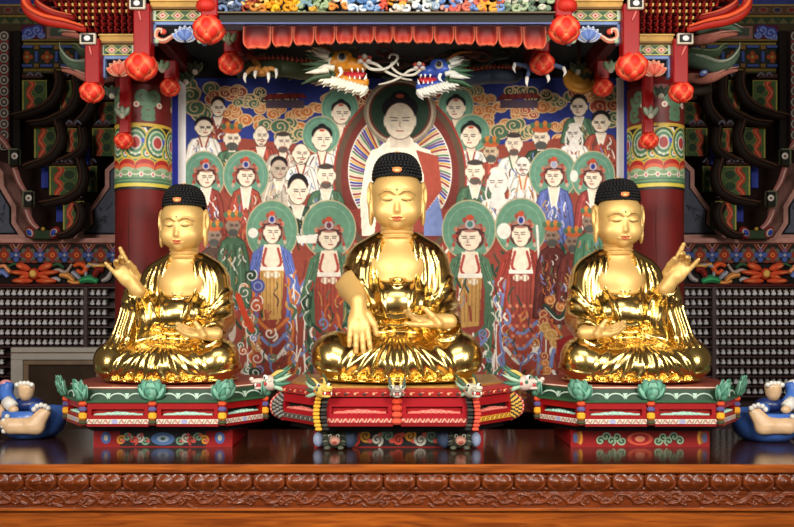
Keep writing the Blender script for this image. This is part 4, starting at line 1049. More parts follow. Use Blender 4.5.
pc.line([(238, 296), (246, 318), (252, 330)], 6, (206, 74, 44)); pc.ell(232, 330, 4, 12, GY); pc.ell(258, 286, 7, 7, (76, 84, 150)); pc.ell(258, 286, 4, 4, (150, 156, 190), ring=1.2)
PY_ = .86
pic = thing('hanging_painting', (0.04, PY_, .10), 'large crowded painting of haloed figures hanging behind the statues', 'painting')
pc.mesh('painted_canvas', flat(PY_), M_PIC, pic)
mb = MB(); c = P(402, 240, PY_); mb.box((c[0], PY_ + .03, (P(0, 78, PY_)[2] + .10) / 2), (2.9, .04, P(0, 78, PY_)[2] - .10), (60, 30, 24)); mb.build('backing_board', M_DARK, pic)
s = S(PY_)
zt = P(0, 78, PY_)[2]; zb = P(0, 412, PY_)[2]
for name, xs, m, dy, lab in (('white_border', ((183 - 5.5) * 1.0, 616.5), M_WHITE, .006, 'white painted border'), ('blue_frame', (169.5, 623.5), M_BLUE, .014, 'blue painted outer frame')):
    for x0 in xs:
        wd = 8.5 if name == 'white_border' else 9
        mb = MB(); xa, xb = P(x0, 0, PY_)[0], P(x0 + wd, 0, PY_)[0]
        mb.box(((xa + xb) / 2, PY_ - dy / 2 + .012, (zt + zb) / 2), (xb - xa, .03 + dy, zt - zb), (255, 255, 255), .003); mb.build(name, m, pic)['label'] = lab
mb = MB(); mb.box((.04, PY_ - .0, zt + .015), (2.95, .05, .03), (40, 20, 16)); mb.build('top_rail', M_DARK, pic)

# ------------------------------------------------------------------ round red pillars
M_PIL = plain('old dark red pillar paint', (96, 18, 15), 0.55, 0, .28, 6.0, spec=.25)
M_BAND = painted('pillar dancheong paint', 0.5, 0.08)
def pillar(px, label, flip):
    Y = .66; c = P(px, 0, Y); r = .172; cx = c[0]
    root = thing('round_pillar', (cx, Y, -.9), label, 'pillar', 'round red pillars')
    mb = MB(); mb.lathe([(r, -.9), (r, 1.0), (r, 1.6), (r * .995, 2.9)], (cx, Y, 0), (0, 0, 0), 48); mb.build('shaft', M_PIL, root)
    cv = Canvas(-52, 84, 52, 189, .5, (70, 104, 66))
    cv.rect(-52, 84, 52, 124, (104, 22, 20))
    for q in (-1, 1):
        for k in range(2):
            x = q * 18 + k * 46 - 10
            cv.spiral(x, 96, 9, 5, (96, 130, 100), 1.3, q, 0); cv.spiral(x + 4 * q, 111, 8, 4.5, (84, 120, 90), 1.2, -q, 1); cv.ell(x - 7 * q, 104, 3.2, 3, (230, 220, 200)); cv.ell(x - 7 * q, 104, 1.6, 1.6, (200, 120, 110))
    cv.rect(-52, 123, 52, 126, (204, 168, 60)); cv.rect(-52, 126, 52, 135, (22, 20, 20)); cv.rect(-52, 135, 52, 138, (204, 168, 60))
    for k in range(6):
        x = -44 + k * 17.5
        for j in range(6): cv.ell(x + 2.4 * math.cos(j * PI / 3), 130.5 + 2.4 * math.sin(j * PI / 3), 1.5, 1.5, (226, 220, 214))
        cv.ell(x, 130.5, 1, 1, (200, 110, 100))
    cv.rect(-52, 138, 52, 166, (88, 124, 84))
    for k in range(5):
        x = -46 + k * 23
        for j, (rr, c_) in enumerate(((17, (204, 178, 74)), (15, (54, 92, 62)), (12.5, (176, 196, 160)), (10.5, (84, 130, 96)), (7.5, (206, 200, 186)), (5.5, (170, 60, 56)))): cv.ell(x, 142, rr * .82, rr, c_)
        for j in range(7): a = PI * j / 6; cv.ell(x + 11 * .8 * math.cos(a), 142 + 12 * math.sin(a), 1.2, 1.2, (214, 210, 190))
        x += 11.5; cv.poly([(x - 6, 138), (x + 6, 138), (x + 5, 143), (x - 5, 143)], (70, 90, 190)); cv.ell(x, 152, 6, 7, (214, 186, 80)); cv.ell(x, 152, 4.4, 5.4, (96, 140, 100)); cv.ell(x, 153, 2.2, 2.6, (230, 220, 210)); cv.ell(x, 153, 1.1, 1.3, (190, 80, 80))
    for k in range(6):
        x = -50 + k * 20; cv.ell(x, 164, 11, 6.5, (210, 170, 60)); cv.ell(x, 165, 10.4, 6.4, (168, 34, 28)); cv.ell(x, 168, 9.5, 5, (206, 96, 56)); cv.ell(x, 172, 10, 5.5, (150, 178, 140))
    cv.rect(-52, 171, 52, 182, (104, 142, 104))
    for k in range(9):
        x = -48 + k * 12; cv.ell(x, 172, 5.5, 3, (206, 200, 176)); cv.ell(x, 171.5, 4.4, 2.2, (120, 150, 110)); cv.ell(x + 6, 174, 2.2, 2.6, (230, 214, 204)); cv.ell(x + 6, 174, 1.1, 1.4, (190, 90, 90))
    for q in (178, 181): cv.rect(-52, q, 52, q + 1, (70, 110, 80))
    cv.rect(-52, 183, 52, 186.5, (206, 186, 70)); cv.rect(-52, 186.5, 52, 189, (24, 20, 18))
    s_ = S(Y - r); a0 = PI / 2 * (px < 397) * 0
    cv.mesh('painted_band', lambda x, y: np.c_[cx + (r + .003) * np.sin(x / 52 * 1.75), Y - (r + .003) * np.cos(x / 52 * 1.75), CAM_Z - (y - HOR) * s_], M_BAND, root)
    mb = MB(); rr = rng.random()
    for k, (a, z0, z1) in enumerate(((-.25, 1.0, 1.38), (.5, .3, .8), (-.7, -.2, .5))):
        if k == 0 or True:
            mb.tube([(cx + (r + .0005) * math.sin(a + .02 * math.sin(z * 9)), Y - (r + .0005) * math.cos(a + .02 * math.sin(z * 9)), z) for z in np.linspace(z0, z1, 9)], [.0005, .0022, .0005], (24, 8, 8), 5)
    mb.build('drying_cracks', M_PAINT, root)
pillar(143.5, 'dark red round pillar with painted collar behind the left statue', 1)
pillar(655.5, 'dark red round pillar with painted collar behind the right statue', -1)
# ------------------------------------------------------------------ carved canopy over the altar
canopy = thing('altar_canopy', P(387, 0, .2), 'red carved wooden canopy with lotus buds hanging above the statues', 'canopy')
CRED = (146, 10, 13); OCH = (196, 152, 76); SKY = (120, 146, 196)
def bud(px, py, rp, Y, parent, name='lotus_bud'):
    """closed red lotus bud carved with overlapping petals"""
    c = P(px, py, Y); R = rp * S(Y); nu, nv = 64, 40; V = []; C = []
    for j in range(nv + 1):
        ph = -PI / 2 + PI * j / nv
        for i in range(nu):
            th = 2 * PI * i / nu; best = 0; edge = 1
            for k, (lat, m, wv) in enumerate(((.95, 5, .85), (.25, 6, .8), (-.5, 6, .75), (-1.15, 4, .6))):
                a = (th + (k % 2) * PI / m + PI / 2) % (2 * PI / m) - PI / m
                u = a * m / PI * math.cos(ph) ** .3; t = (ph - lat) / wv; q = u * u * 1.0 + t * t
                hgt = max(0, 1 - q) ** .5 * (1 + .05 * (3 - k))
                if hgt > best: best = hgt; edge = q
            rr = R * (.66 + .36 * best); V.append([c[0] + rr * math.cos(ph) * math.cos(th), c[1] + rr * math.cos(ph) * math.sin(th), c[2] + rr * .88 * math.sin(ph)])
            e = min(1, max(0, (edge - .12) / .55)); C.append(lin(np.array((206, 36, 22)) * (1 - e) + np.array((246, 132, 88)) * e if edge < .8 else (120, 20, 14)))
    F = [(j * nu + i, j * nu + (i + 1) % nu, (j + 1) * nu + (i + 1) % nu, (j + 1) * nu + i) for j in range(nv) for i in range(nu)]
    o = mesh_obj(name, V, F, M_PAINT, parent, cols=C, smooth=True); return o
def post(px, w, y_top, y_bot, Y, rp, by=None, plate=True, depth=None):
    mb = MB(); a, b = P(px - w / 2, y_top, Y), P(px + w / 2, y_bot, Y); dp = depth or w * S(Y)
    mb.box(((a[0] + b[0]) / 2, Y + dp / 2, (a[2] + b[2]) / 2), (b[0] - a[0], dp, a[2] - b[2]), CRED, .006)
    o = mb.build('hanging_post', M_GLOSS, canopy)
    bud(px, by if by else y_bot + rp * .8, rp, Y + dp / 2, o)
    if plate:
        mb = MB(); c = P(px - 4 * (1 if px < 387 else -1), y_top + 1, Y - .012); k = S(Y)
        mb.box(c, (16 * k, .022, 11 * k), (206, 196, 176), .004); mb.box(c - np.array([0, .008, 0]), (12 * k, .014, 7.6 * k), (24, 24, 26), .002)
        mb.ell(c - np.array([0, .016, 0]), (3.4 * k, .006, 2.8 * k), (236, 234, 230)); mb.tube([c + np.array([k, .006, -7 * k]), c + np.array([3 * k * (1 if px < 387 else -1), .006, -16 * k])], [1.1 * k, .8 * k], (226, 120, 110), 6)
        mb.build('nail_plate', M_PAINT, o)
    return o
def beam_stack(x0, x1, yt, Y, lotus, sgn):
    """ochre fillet, painted border and openwork lotus panel between two posts"""
    k = S(Y); a, b = P(x0, yt, Y), P(x1, yt, Y); L = b[0] - a[0]; mx = (a[0] + b[0]) / 2; z = lambda d: a[2] - d * k
    mb = MB(); mb.box((mx, Y + .05, z(4.5)), (L, .10, 9 * k), OCH, .004); mb.box((mx, Y + .04, z(9.6)), (L, .11, 2 * k), (120, 84, 40)); mb.box((mx, Y + .04, z(2)), (L, .105, 1.2 * k), (216, 176, 100)); mb.build('ochre_fillet', M_PAINT, canopy)
    mb = MB(); mb.box((mx, Y + .055, z(15.5)), (L, .08, 11 * k), (150, 150, 120)); o = mb.build('painted_beam', M_PAINT, canopy); ORG[o] = ORG[canopy]
    W = x1 - x0; cv = Canvas(0, 0, W, 11, .35, (214, 196, 110)); cv.rect(0, 1, W, 10, (70, 100, 76))
    cv.rect(0, 1, 5 if W > 45 else 4, 10, (190, 206, 180)); cv.rect(W - 5, 1, W, 10, (190, 206, 180))
    cv.rect(6.5, 1, 11, 10, (24, 24, 26)); cv.ell(8.7, 5.5, 2, 2.2, (230, 226, 220)); cv.rect(W - 11, 1, W - 6.5, 10, (24, 24, 26)); cv.ell(W - 8.7, 5.5, 2, 2.2, (230, 226, 220))
    n = max(1, int((W - 24) / 12))
    for i in range(n + 1):
        x = 12 + (W - 24) * (i + .0) / max(n, 1); 
        for j, c in enumerate(((206, 196, 110), (96, 130, 120), (206, 120, 100), (226, 206, 190), (196, 60, 40))): cv.poly([(x - 7 + j * 1.3, 5.5), (x, 0 + j), (x + 7 - j * 1.3, 5.5), (x, 11 - j)], c)
    cv.mesh('border_pattern', lambda x, y: np.c_[a[0] + x * k, np.full(len(x), Y + .013), a[2] - (10.2 + y) * k], M_PAINT, o)
    mb = MB(); t = 2.2 * k; zt, zb = z(22), z(43)
    mb.box((mx, Y + .05, zt), (L, .05, 2 * t), SKY, .003)
    for xx in (a[0] + t, b[0] - t): mb.box((xx, Y + .05, (zt + zb) / 2), (2 * t, .05, zt - zb), SKY, .003)
    p = mb.build('panel_frame', M_PAINT, canopy); ORG[p] = ORG[canopy]
    mb = MB(); mb.box((mx, Y + .075, (zt + zb) / 2 + .012), (L - t, .012, zt - zb - .02), (22, 14, 12)); mb.build('panel_ground', M_DARK, p)
    mb = MB(); zc = z(36); col = (96, 124, 190) if lotus == 'blue' else (206, 84, 60)
    xc = mx + (0.12 * L * sgn if lotus == 'blue' else 0)
    for layer, (m, Lp, wp, spread) in enumerate(((7, 15 * k, 4.2 * k, 1.15), (5, 12 * k, 4.0 * k, .8))):
        for i in range(m):
            ang = (i / (m - 1) - .5) * 2 * spread; R = rot3(math.radians(14), 0, 0) ; Ry = rot3(0, ang, 0)
            mb.petal((xc, Y + .045 - layer * .012, zc - 3 * k), Ry @ rot3(.15, 0, 0), Lp, wp, .010, col if (i + layer) % 2 else tuple(min(255, c + 26) for c in col), (206, 214, 226) if lotus == 'blue' else (236, 170, 140))
    mb.build('lotus_carving', M_PAINT, p)
    for s in (-1, 1):
        mb = MB(); x1_ = xc + s * 13 * k; xe = (b[0] if s > 0 else a[0]) - s * 4 * k
        if (xe - x1_) * s > 3 * k:
            pth = catmull([(x1_, Y + .04, zc + 1 * k), ((x1_ + xe) / 2, Y + .035, zc - 4 * k), (xe, Y + .035, zc - 1 * k), (xe - s * 1 * k, Y + .035, zc + 6.5 * k), (xe - s * 6 * k, Y + .035, zc + 7 * k), (xe - s * 6.5 * k, Y + .03, zc + 3 * k)], 5)
            mb.tube(pth, [2.4 * k, 3 * k, 2.6 * k, 1.6 * k], (214, 130, 104), 8, flat=(1, .8)); mb.tube(pth - np.array([0, .012, 0]), [.8 * k, 1.2 * k, .7 * k], (236, 206, 180), 6)
            mb.ell((xe - s * 1 * k, Y + .03, zc - 4.5 * k), (3 * k, .012, 2.6 * k), (170, 196, 160)); mb.ell(((x1_ + xe) / 2, Y + .03, zc + 5 * k), (3 * k, .012, 3 * k), (204, 76, 56)); mb.build('leaf_scroll', M_PAINT, p)
    return o
MX = 773.0
for q in (0, 1):
    f = (lambda x: x) if q == 0 else (lambda x: MX - x)
    sg = 1 if q == 0 else -1
    def bs(x0, x1, *a): x0, x1 = sorted((f(x0), f(x1))); return beam_stack(x0, x1, *a)
    bs(99, 136, 33.5, -.06, 'red', sg); bs(150, 204, -1, -.22, 'blue', sg)
    post(f(92), 15, 38, 83, -.10, 12); post(f(141.5), 17, 3, 56, -.26, 16, 67); post(f(209), 17, -40, 16, -.45, 16, 30, False)
    post(f(170), 13, 60, 79, .30, 10, 88, False); post(f(231), 15, 28, 52, .0, 12.5, 64, False)
    post(f(124), 10, 60, 133, .40, 9.5, 141, False)
    mb = MB()                                          # small ring boss on the inner post
    c = P(f(205), 4, -.47); mb.lathe([(.03, -.03), (.05, -.02), (.055, 0), (.05, .02), (.03, .035)], c + np.array([0, .04, 0]), (190, 40, 26), 20); mb.build('post_boss', M_PAINT, canopy)
    # tie beams that run back to the pillars
    for px, w, y0, y1, Y0 in ((92, 10, 34, 52, .0), (141.5, 12, 0, 22, -.16), (209, 12, -40, 6, -.36)):
        a, b = P(f(px) - w / 2, y0, Y0), P(f(px) + w / 2, y1, Y0); mb = MB(); mb.box(((a[0] + b[0]) / 2, (Y0 + .9) / 2 + .03, (a[2] + b[2]) / 2), (abs(b[0] - a[0]), .9 - Y0 - .06, a[2] - b[2]), (96, 20, 18), .006); mb.build('tie_beam', M_GLOSS, canopy)
    # little carved leaf drops beside the buds
    for px, py, Y, c in ((162, 66, .1, (150, 180, 140)), (229, 38, -.1, (180, 196, 150)), (112, 92, .3, (60, 66, 56)), (122, 112, .35, (150, 160, 140)), (186, 78, .4, (40, 48, 32)), (195, 68, .4, (48, 54, 34))):
        mb = MB(); o = P(f(px), py, Y); k = S(Y)
        for i in range(3): mb.petal(o + np.array([(i - 1) * 2 * k, 0, -4 * k]), rot3(0, (i - 1) * .5, 0), 11 * k, 3.2 * k, .012, c, (96, 110, 80))
        mb.ell(o + np.array([0, 0, -4 * k]), (3 * k, .015, 3 * k), (196, 190, 170)); mb.build('leaf_drop', M_PAINT, canopy)
    # tiers of bracket arms below the small eaves
    mb = MB(); k = S(-.05)
    rows = 7
    for r in range(rows):
        y = 30 - r * 6.4; Yf = -.02 - .045 * r; xl = 82 - r * 7.5; x = 131
        while x > xl:
            c = P(f(x), y, Yf); mb.box(c + np.array([0, .10, 0]), (3.6 * k, .20, 4.4 * k), (150, 24, 20) if (r + int(x)) % 2 else (116, 18, 18), .003)
            mb.tube(catmull([c + np.array([0, .01, -1.5 * k]), c + np.array([0, -.03, -2.6 * k]), c + np.array([0, -.055, .6 * k])], 3), [1.9 * k, 1.6 * k, .9 * k], (140, 22, 20), 6)
            if r > 1 or x < 100: mb.box(c + np.array([0, -.075, 1.2 * k]), (2.0 * k, .02, 3.0 * k), (214, 172, 96), .002)
            x -= 6.6
        a, b = P(f(xl - 3), y + 3.4, Yf + .03), P(f(134), y + 3.4, Yf + .03); mb.box(((a[0] + b[0]) / 2, Yf + .10, a[2]), (abs(b[0] - a[0]), .16, 1.6 * k), (70, 12, 12))
    o = mb.build('bracket_tiers', M_PAINT, canopy); ORG[o] = ORG[canopy]
    mb = MB(); Y = -.16; k = S(Y)                       # big flaming curl at the eave corner
    pth = catmull([P(f(86), 30, Y), P(f(66), 24, Y - .03), P(f(44), 19, Y - .06), P(f(29), 10, Y - .08), P(f(26), -2, Y - .09), P(f(36), -10, Y - .09)], 6)
    mb.tube(pth, [3 * k, 5.5 * k, 6.4 * k, 5 * k, 3.5 * k], (170, 34, 20), 10, flat=(1, .7)); mb.tube(pth + np.array([0, -.03, 2.2 * k]), [1 * k, 2.0 * k, 2.2 * k, 1.6 * k], (222, 84, 40), 8)
    p2 = catmull([P(f(74), 18, Y), P(f(56), 14, Y - .05), P(f(42), 7, Y - .07), P(f(38), 1, Y - .07), P(f(44), -5, Y - .07)], 6)
    mb.tube(p2, [3 * k, 4.4 * k, 4 * k, 2.4 * k], (140, 22, 18), 10); mb.tube(p2 + np.array([0, -.026, 1.6 * k]), [.8 * k, 1.3 * k, .8 * k], (206, 92, 60), 6); mb.build('eave_curl', M_PAINT, canopy)
# middle span: carved strip, dark beam, fringe of lotus petals
Y = -.46; k = S(Y)
mb = MB(); a, b = P(217, 12, Y), P(556, 22, Y); mb.box(((a[0] + b[0]) / 2, Y + .09, (a[2] + b[2]) / 2), (b[0] - a[0], .12, a[2] - b[2]), (16, 10, 9), .006)
a = P(217, 22.5, Y); mb.box(((a[0] + b[0]) / 2, Y + .06, a[2]), (b[0] - a[0], .10, 1.6 * k), (74, 84, 130)); a = P(217, 11.5, Y); mb.box(((a[0] + b[0]) / 2, Y + .05, a[2]), (b[0] - a[0], .08, 1.4 * k), (96, 84, 60)); mb.build('front_beam', M_PAINT, canopy)
mb = MB(); a, b = P(217, -26, Y), P(556, 12, Y); mb.box(((a[0] + b[0]) / 2, Y + .10, (a[2] + b[2]) / 2), (b[0] - a[0], .03, a[2] - b[2]), (40, 34, 40)); fz = mb.build('frieze_board', M_GLOSS, canopy); ORG[fz] = ORG[canopy]
fr = random.Random(11)
def pal(x):
    for xe, c in ((240, ((200, 206, 214), (110, 130, 170), (70, 80, 100))), (262, ((190, 120, 50), (220, 190, 110), (150, 60, 40))), (300, ((232, 180, 40), (222, 150, 30), (240, 200, 80))), (332, ((120, 150, 160), (150, 170, 130), (214, 160, 60))), (350, ((236, 230, 214), (222, 140, 60), (230, 214, 190))), (378, ((130, 160, 200), (200, 214, 226), (90, 130, 180))), (386, ((222, 90, 70),) * 3), (402, ((224, 160, 60), (236, 220, 200), (214, 110, 60))), (436, ((226, 226, 230), (150, 170, 190), (200, 206, 196))), (456, ((206, 90, 80), (110, 140, 190), (222, 150, 130))), (480, ((110, 140, 196), (200, 206, 220), (206, 110, 90))), (505, ((222, 160, 60), (120, 150, 200), (222, 110, 90))), (600, ((160, 176, 140), (214, 206, 190), (110, 130, 110)))):
        if x < xe: return c
x = 221.0
while x < 552:
    mb = MB(); n = 0
    for row in range(4):
        c = fr.choice(pal(x)); yy = 9 - row * 8 + fr.uniform(-2, 2); o = P(x + fr.uniform(-3, 3), yy, Y + .06); r = fr.uniform(4, 6) * k; s = fr.choice((-1, 1))
        t = np.linspace(0, 1, 14); ang = fr.uniform(0, 6.28) + s * t * 7.5; rr = r * (1.15 - .95 * t)
        mb.tube(np.c_[o[0] + rr * np.cos(ang), o[1] - .045 * t, o[2] + .8 * rr * np.sin(ang)], [1.5 * k, 2.0 * k, 1.6 * k], c, 7)
        c2 = fr.choice(pal(x)); mb.ell(o + np.array([fr.uniform(-4, 4) * k, -.01, fr.uniform(-3, 3) * k]), (4.6 * k, .03, 2.6 * k), c2, rot3(0, fr.uniform(-.8, .8), 0), 10, 7)
    mb.build('cloud_carving', M_PAINT, fz); x += 8.2
edges = [241, 270.5, 292, 314, 335, 354.5, 374, 393, 413, 434, 455, 476, 499, 524, 548]
for i in range(len(edges) - 1):                          # 14 petals
    x0, x1 = edges[i], edges[i + 1]; xm, hw = (x0 + x1) / 2, (x1 - x0) / 2; yb = 41 + 7 * ((xm - 393) / 150) ** 2
    nu, nv = 12, 10; V = []; C = []
    for j in range(nv + 1):
        t = j / nv
        for i_ in range(nu + 1):
            u = -1 + 2 * i_ / nu; w = (.97 if t < .6 else .97 * math.sqrt(max(0.02, 1 - ((t - .6) / .46) ** 2)) ** .7)
            drop = -2.2 * (1 - abs(math.sin(u * PI / 1.0)) ** .7) * (t > .9) * (abs(u) < .6)
            p = P(xm + u * hw * w, 23 + (yb - 23) * t + drop * .6, Y); bulge = (1 - u * u) * .03 * math.sin(PI * min(1, t * .8 + .2)) + .012 * abs(math.sin(u * PI)) * t - .035 * (1 - t) * 0
            p[1] = Y + .05 - bulge - .02 * t; V.append(p)
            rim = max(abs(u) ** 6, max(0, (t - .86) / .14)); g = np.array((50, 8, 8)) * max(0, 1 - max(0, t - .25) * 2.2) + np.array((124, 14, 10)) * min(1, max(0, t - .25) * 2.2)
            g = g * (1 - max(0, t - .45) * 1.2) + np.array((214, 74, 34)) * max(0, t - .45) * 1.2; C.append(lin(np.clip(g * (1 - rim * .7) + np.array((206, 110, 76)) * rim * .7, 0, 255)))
    F = [(j * (nu + 1) + i_, (j + 1) * (nu + 1) + i_, (j + 1) * (nu + 1) + i_ + 1, j * (nu + 1) + i_ + 1) for j in range(nv) for i_ in range(nu)]
    N = len(V); V2 = [v + np.array([0, .018, 0]) for v in V]; F2 = [tuple(N + q for q in f[::-1]) for f in F]
    per = list(range(nu + 1)) + [j * (nu + 1) + nu for j in range(1, nv + 1)] + [nv * (nu + 1) + q for q in range(nu - 1, -1, -1)] + [j * (nu + 1) for j in range(nv - 1, 0, -1)]
    F3 = [(per[(q + 1) % len(per)], per[q], per[q] + N, per[(q + 1) % len(per)] + N) for q in range(len(per))]
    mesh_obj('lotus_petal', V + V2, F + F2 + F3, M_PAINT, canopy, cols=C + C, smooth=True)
# soffit, back board, cloud carving under the canopy
mb = MB(); mb.box((-.06, .22, 2.56), (2.9, 1.3, .05), (30, 24, 18)); mb.build('soffit', M_DARK, canopy)
M_SOFF = plain('dark brown green boards', (22, 17, 12), 0.7, 0, .35, 7.0, spec=.2)  # very dark brown boards, tone mottled at random
mb = MB(); mb.box((0.04, .93, 2.42), (2.95, .06, .40), (0, 0, 0)); mb.build('back_board', M_SOFF, canopy)
mb = MB(); mb.box((-.06, .2, 2.9), (4.0, 1.9, .10), (0, 0, 0)); mb.build('roof_deck', M_DARK, canopy)
fr = random.Random(5)
for i in range(44):
    px, py, Y = fr.uniform(238, 540), fr.uniform(48, 76), fr.uniform(.35, .85); o = P(px, py, Y); kk = S(Y); r = fr.uniform(5, 11) * kk
    if o[2] > 2.5: o[2] = 2.5
    t = np.linspace(0, 1, 14); ang = fr.uniform(0, 6.28) + t * 6 * fr.choice((-1, 1)); rr = r * (1.1 - .85 * t)
    mbs = MB(); mbs.tube(np.c_[o[0] + 1.5 * rr * np.cos(ang), o[1] + 0 * t, o[2] + .7 * rr * np.sin(ang)], [1.4 * kk, 2.2 * kk, 1.2 * kk], fr.choice(((48, 58, 36), (60, 34, 26), (40, 50, 40), (70, 30, 22), (54, 46, 26))), 7)
    mbs.build('cloud_relief', M_PAINT, canopy)

# ------------------------------------------------------------------ two carved dragons under the canopy
def dragon(mx, dy, sc, body, mane, mane2, beard, label, Y=-.05):
    f = (lambda x: x) if not mx else (lambda x: 781 - x)
    s = S(Y); cen = P(f(343), 70 + dy, Y); sg = -1 if mx else 1
    root = thing('carved_dragon', cen, label, 'dragon', 'dragons under the canopy')
    q = lambda x, y, d=0.0: P(f(343 + (x - 343) * sc), 70 + dy + (y - 70) * sc, Y) + np.array([0, d, 0])
    k = s * sc
    b = Sculpt(cen - np.array([.30, .16, .16]), cen + np.array([.30, .22, .16]), .004)
    b.ell(q(338, 64), (13 * k, .075, 11 * k), .02); b.rc(q(340, 63), q(362, 66), 9 * k, 5.2 * k, .02, sq=(1, 1.1, 1)); b.ell(q(362, 63.5), (5.5 * k, .045, 4.5 * k), .012)
    b.ell(q(343, 56, -.02), (9 * k, .05, 4 * k), .015); b.ell(q(328, 57), (7 * k, .05, 6 * k), .02)
    b.rc(q(333, 72), q(348, 81), 6.5 * k, 5 * k, .015); b.rc(q(346, 80.5), q(365, 84), 5 * k, 3.6 * k, .012, sq=(1, 1.1, 1)); b.ell(q(366, 81.5), (3 * k, .03, 3.4 * k), .01)
    b.rc(q(346, 74, -.02), q(364, 76, -.02), 3.0 * k, 3.6 * k, .004, sub=True)
    for s_ in (-1, 1): b.ell(q(343, 61, s_ * .058), (6.5 * k, .022, 6 * k), .006); b.ell(q(364, 62, s_ * .03), (3 * k, .02, 3 * k), .006)
    b.rc(q(332, 66, .02), q(318, 63, .14), 9 * k, 8 * k, .02)
    V, F = b.extract(1); mesh_obj('head', V, F, M_DRG[body], root, smooth=True)
    mb = MB(); mb.ell(q(342.5, 61, -.066), (5 * k, .022, 5 * k), (206, 196, 160)); mb.ell(q(343, 61, -.082), (3.9 * k, .012, 3.9 * k), (120, 116, 110)); mb.ell(q(343, 61, -.089), (2.9 * k, .010, 2.9 * k), (18, 18, 22)); mb.build('eye', M_GLOSS, root)
    mb = MB(); mb.tube(catmull([q(340, 75), q(352, 76.5), q(360, 75), q(366, 73.5)], 4), [3 * k, 3.4 * k, 2.6 * k, .8 * k], (176, 36, 44), 8, flat=(1.6, .7)); mb.build('tongue', M_GLOSS, root)
    for s_ in (-1, 1):
        mb = MB(); mb.tube(catmull([q(339, 68, s_ * .048), q(342, 75, s_ * .055), q(338, 80, s_ * .055)], 4), [2.6 * k, 1.9 * k, .3 * k], (240, 236, 226), 6)
        for x in (352, 358, 363): mb.cone(q(x, 70, s_ * .035), q(x + .5, 74.5, s_ * .036), 1.4 * k, (240, 236, 226), 5)
        for x in (350, 355, 360): mb.cone(q(x, 80.5, s_ * .03), q(x, 76.5, s_ * .03), 1.3 * k, (240, 236, 226), 5)
        mb.cone(q(365, 81, s_ * .022), q(367, 74.5, s_ * .024), 1.6 * k, (240, 236, 226), 5); mb.build('teeth', M_GLOSS, root)
    mb = MB()
    for i in range(12):
        a = 324 + i * 3.7; y = 77 + i * 1.05
        for s_ in (-1, .1): mb.tube(catmull([q(a + 2, y, s_ * .04), q(a - 1, y + 5, s_ * .05), q(a - 5, y + 7 + (i % 2) * 2, s_ * .055)], 3), [2.6 * k, 2.1 * k, .3 * k], beard, 6)
    mb.build('beard', M_GLOSS, root)
    mb = MB(); mr = random.Random(4)
    for i in range(26):
        a = -.9 + 1.9 * i / 25; x0, y0 = 332 + mr.uniform(-4, 4), 68 + 13 * math.sin(a) ; L = mr.uniform(16, 32); d = mr.uniform(-.10, .02)
        e = (x0 - L * math.cos(a * .45), y0 + L * .55 * math.sin(a * .8) - 2)
        mb.tube(catmull([q(x0, y0, d * .5 - .035), q((x0 + e[0]) / 2, (y0 + e[1]) / 2 + mr.uniform(-2, 2), d), q(e[0], e[1], d + .02)], 4), [3.2 * k, 2.7 * k, .3 * k], (mane, mane, mane2)[i % 3] if L < 25 else mane2, 6)
    mb.build('mane', M_PAINT, root)
    for s_ in (-1, 1):
        mb = MB(); mb.tube(catmull([q(332, 55, s_ * .04), q(320, 47, s_ * .06), q(304, 47, s_ * .08)], 5), [2.8 * k, 2 * k, .5 * k], (150, 90, 40), 8); mb.build('horn', M_PAINT, root)
    for pts in ([(364, 64, -.04), (376, 67, -.06), (388, 75, -.05), (402, 80, -.04), (412, 81, -.02)], [(364, 66, -.05), (372, 73, -.08), (386, 72, -.07), (396, 64, -.06), (397, 58, -.05), (391, 57, -.05), (389, 61, -.05)]):
        mb = MB(); mb.tube(catmull([q(*p_) for p_ in pts], 6), [1.7 * k, 1.5 * k, 1.3 * k, .9 * k], (196, 190, 176), 7); mb.build('whisker', M_GLOSS, root)
    mb = MB()
    for i in range(6): mb.ell(q(361 + (i % 3) * 4, 59 + (i // 3) * 5, -.03 - .02 * (i % 2)), (3.2 * k, .03, 2.4 * k), (206, 196, 186) if i % 2 else (186, 70, 60), nu=8, nv=6)
    mb.build('nose_frill', M_GLOSS, root)
    # body winding back up into the dark, then the near foreleg and claw
    mb = MB(); bp = catmull([q(318, 63, .16), q(298, 58, .28), q(276, 52, .34), q(258, 54, .30), q(246, 52, .36), q(236, 44, .45)], 8); mb.tube(bp, [7 * k, 9 * k, 9 * k, 8 * k, 6 * k], (50, 58, 34) if not mx else (36, 46, 62), 12)
    for i in range(0, len(bp), 2): mb.cone(bp[i] + np.array([0, -.02, 8 * k]), bp[i] + np.array([-.01 * sg, -.02, 14 * k]), 3 * k, (120, 50, 30), 5)
    mb.build('body', M_PAINT, root)
    lg = ((250, 52), (258, 66), (262, 73)) if not mx else ((781 - 548, 48), (781 - 541, 60), (781 - 538, 70)); cc = lg[-1]
    P2 = lambda x, y, d=0.0: P(f(x), y, .12) + np.array([0, d, 0])
    lc = (176, 120, 56) if not mx else (70, 84, 120)
    mb = MB(); mb.tube(catmull([P2(*lg[0], .2), P2(*lg[1], .03), P2(*lg[2])], 5), [4 * s, 3 * s, 3.4 * s], lc, 9); mb.ell(P2(*cc), (8 * s, .03, 3.4 * s), lc)
    w = 15 if not mx else 24
    mb.build('foreleg', M_PAINT, root)
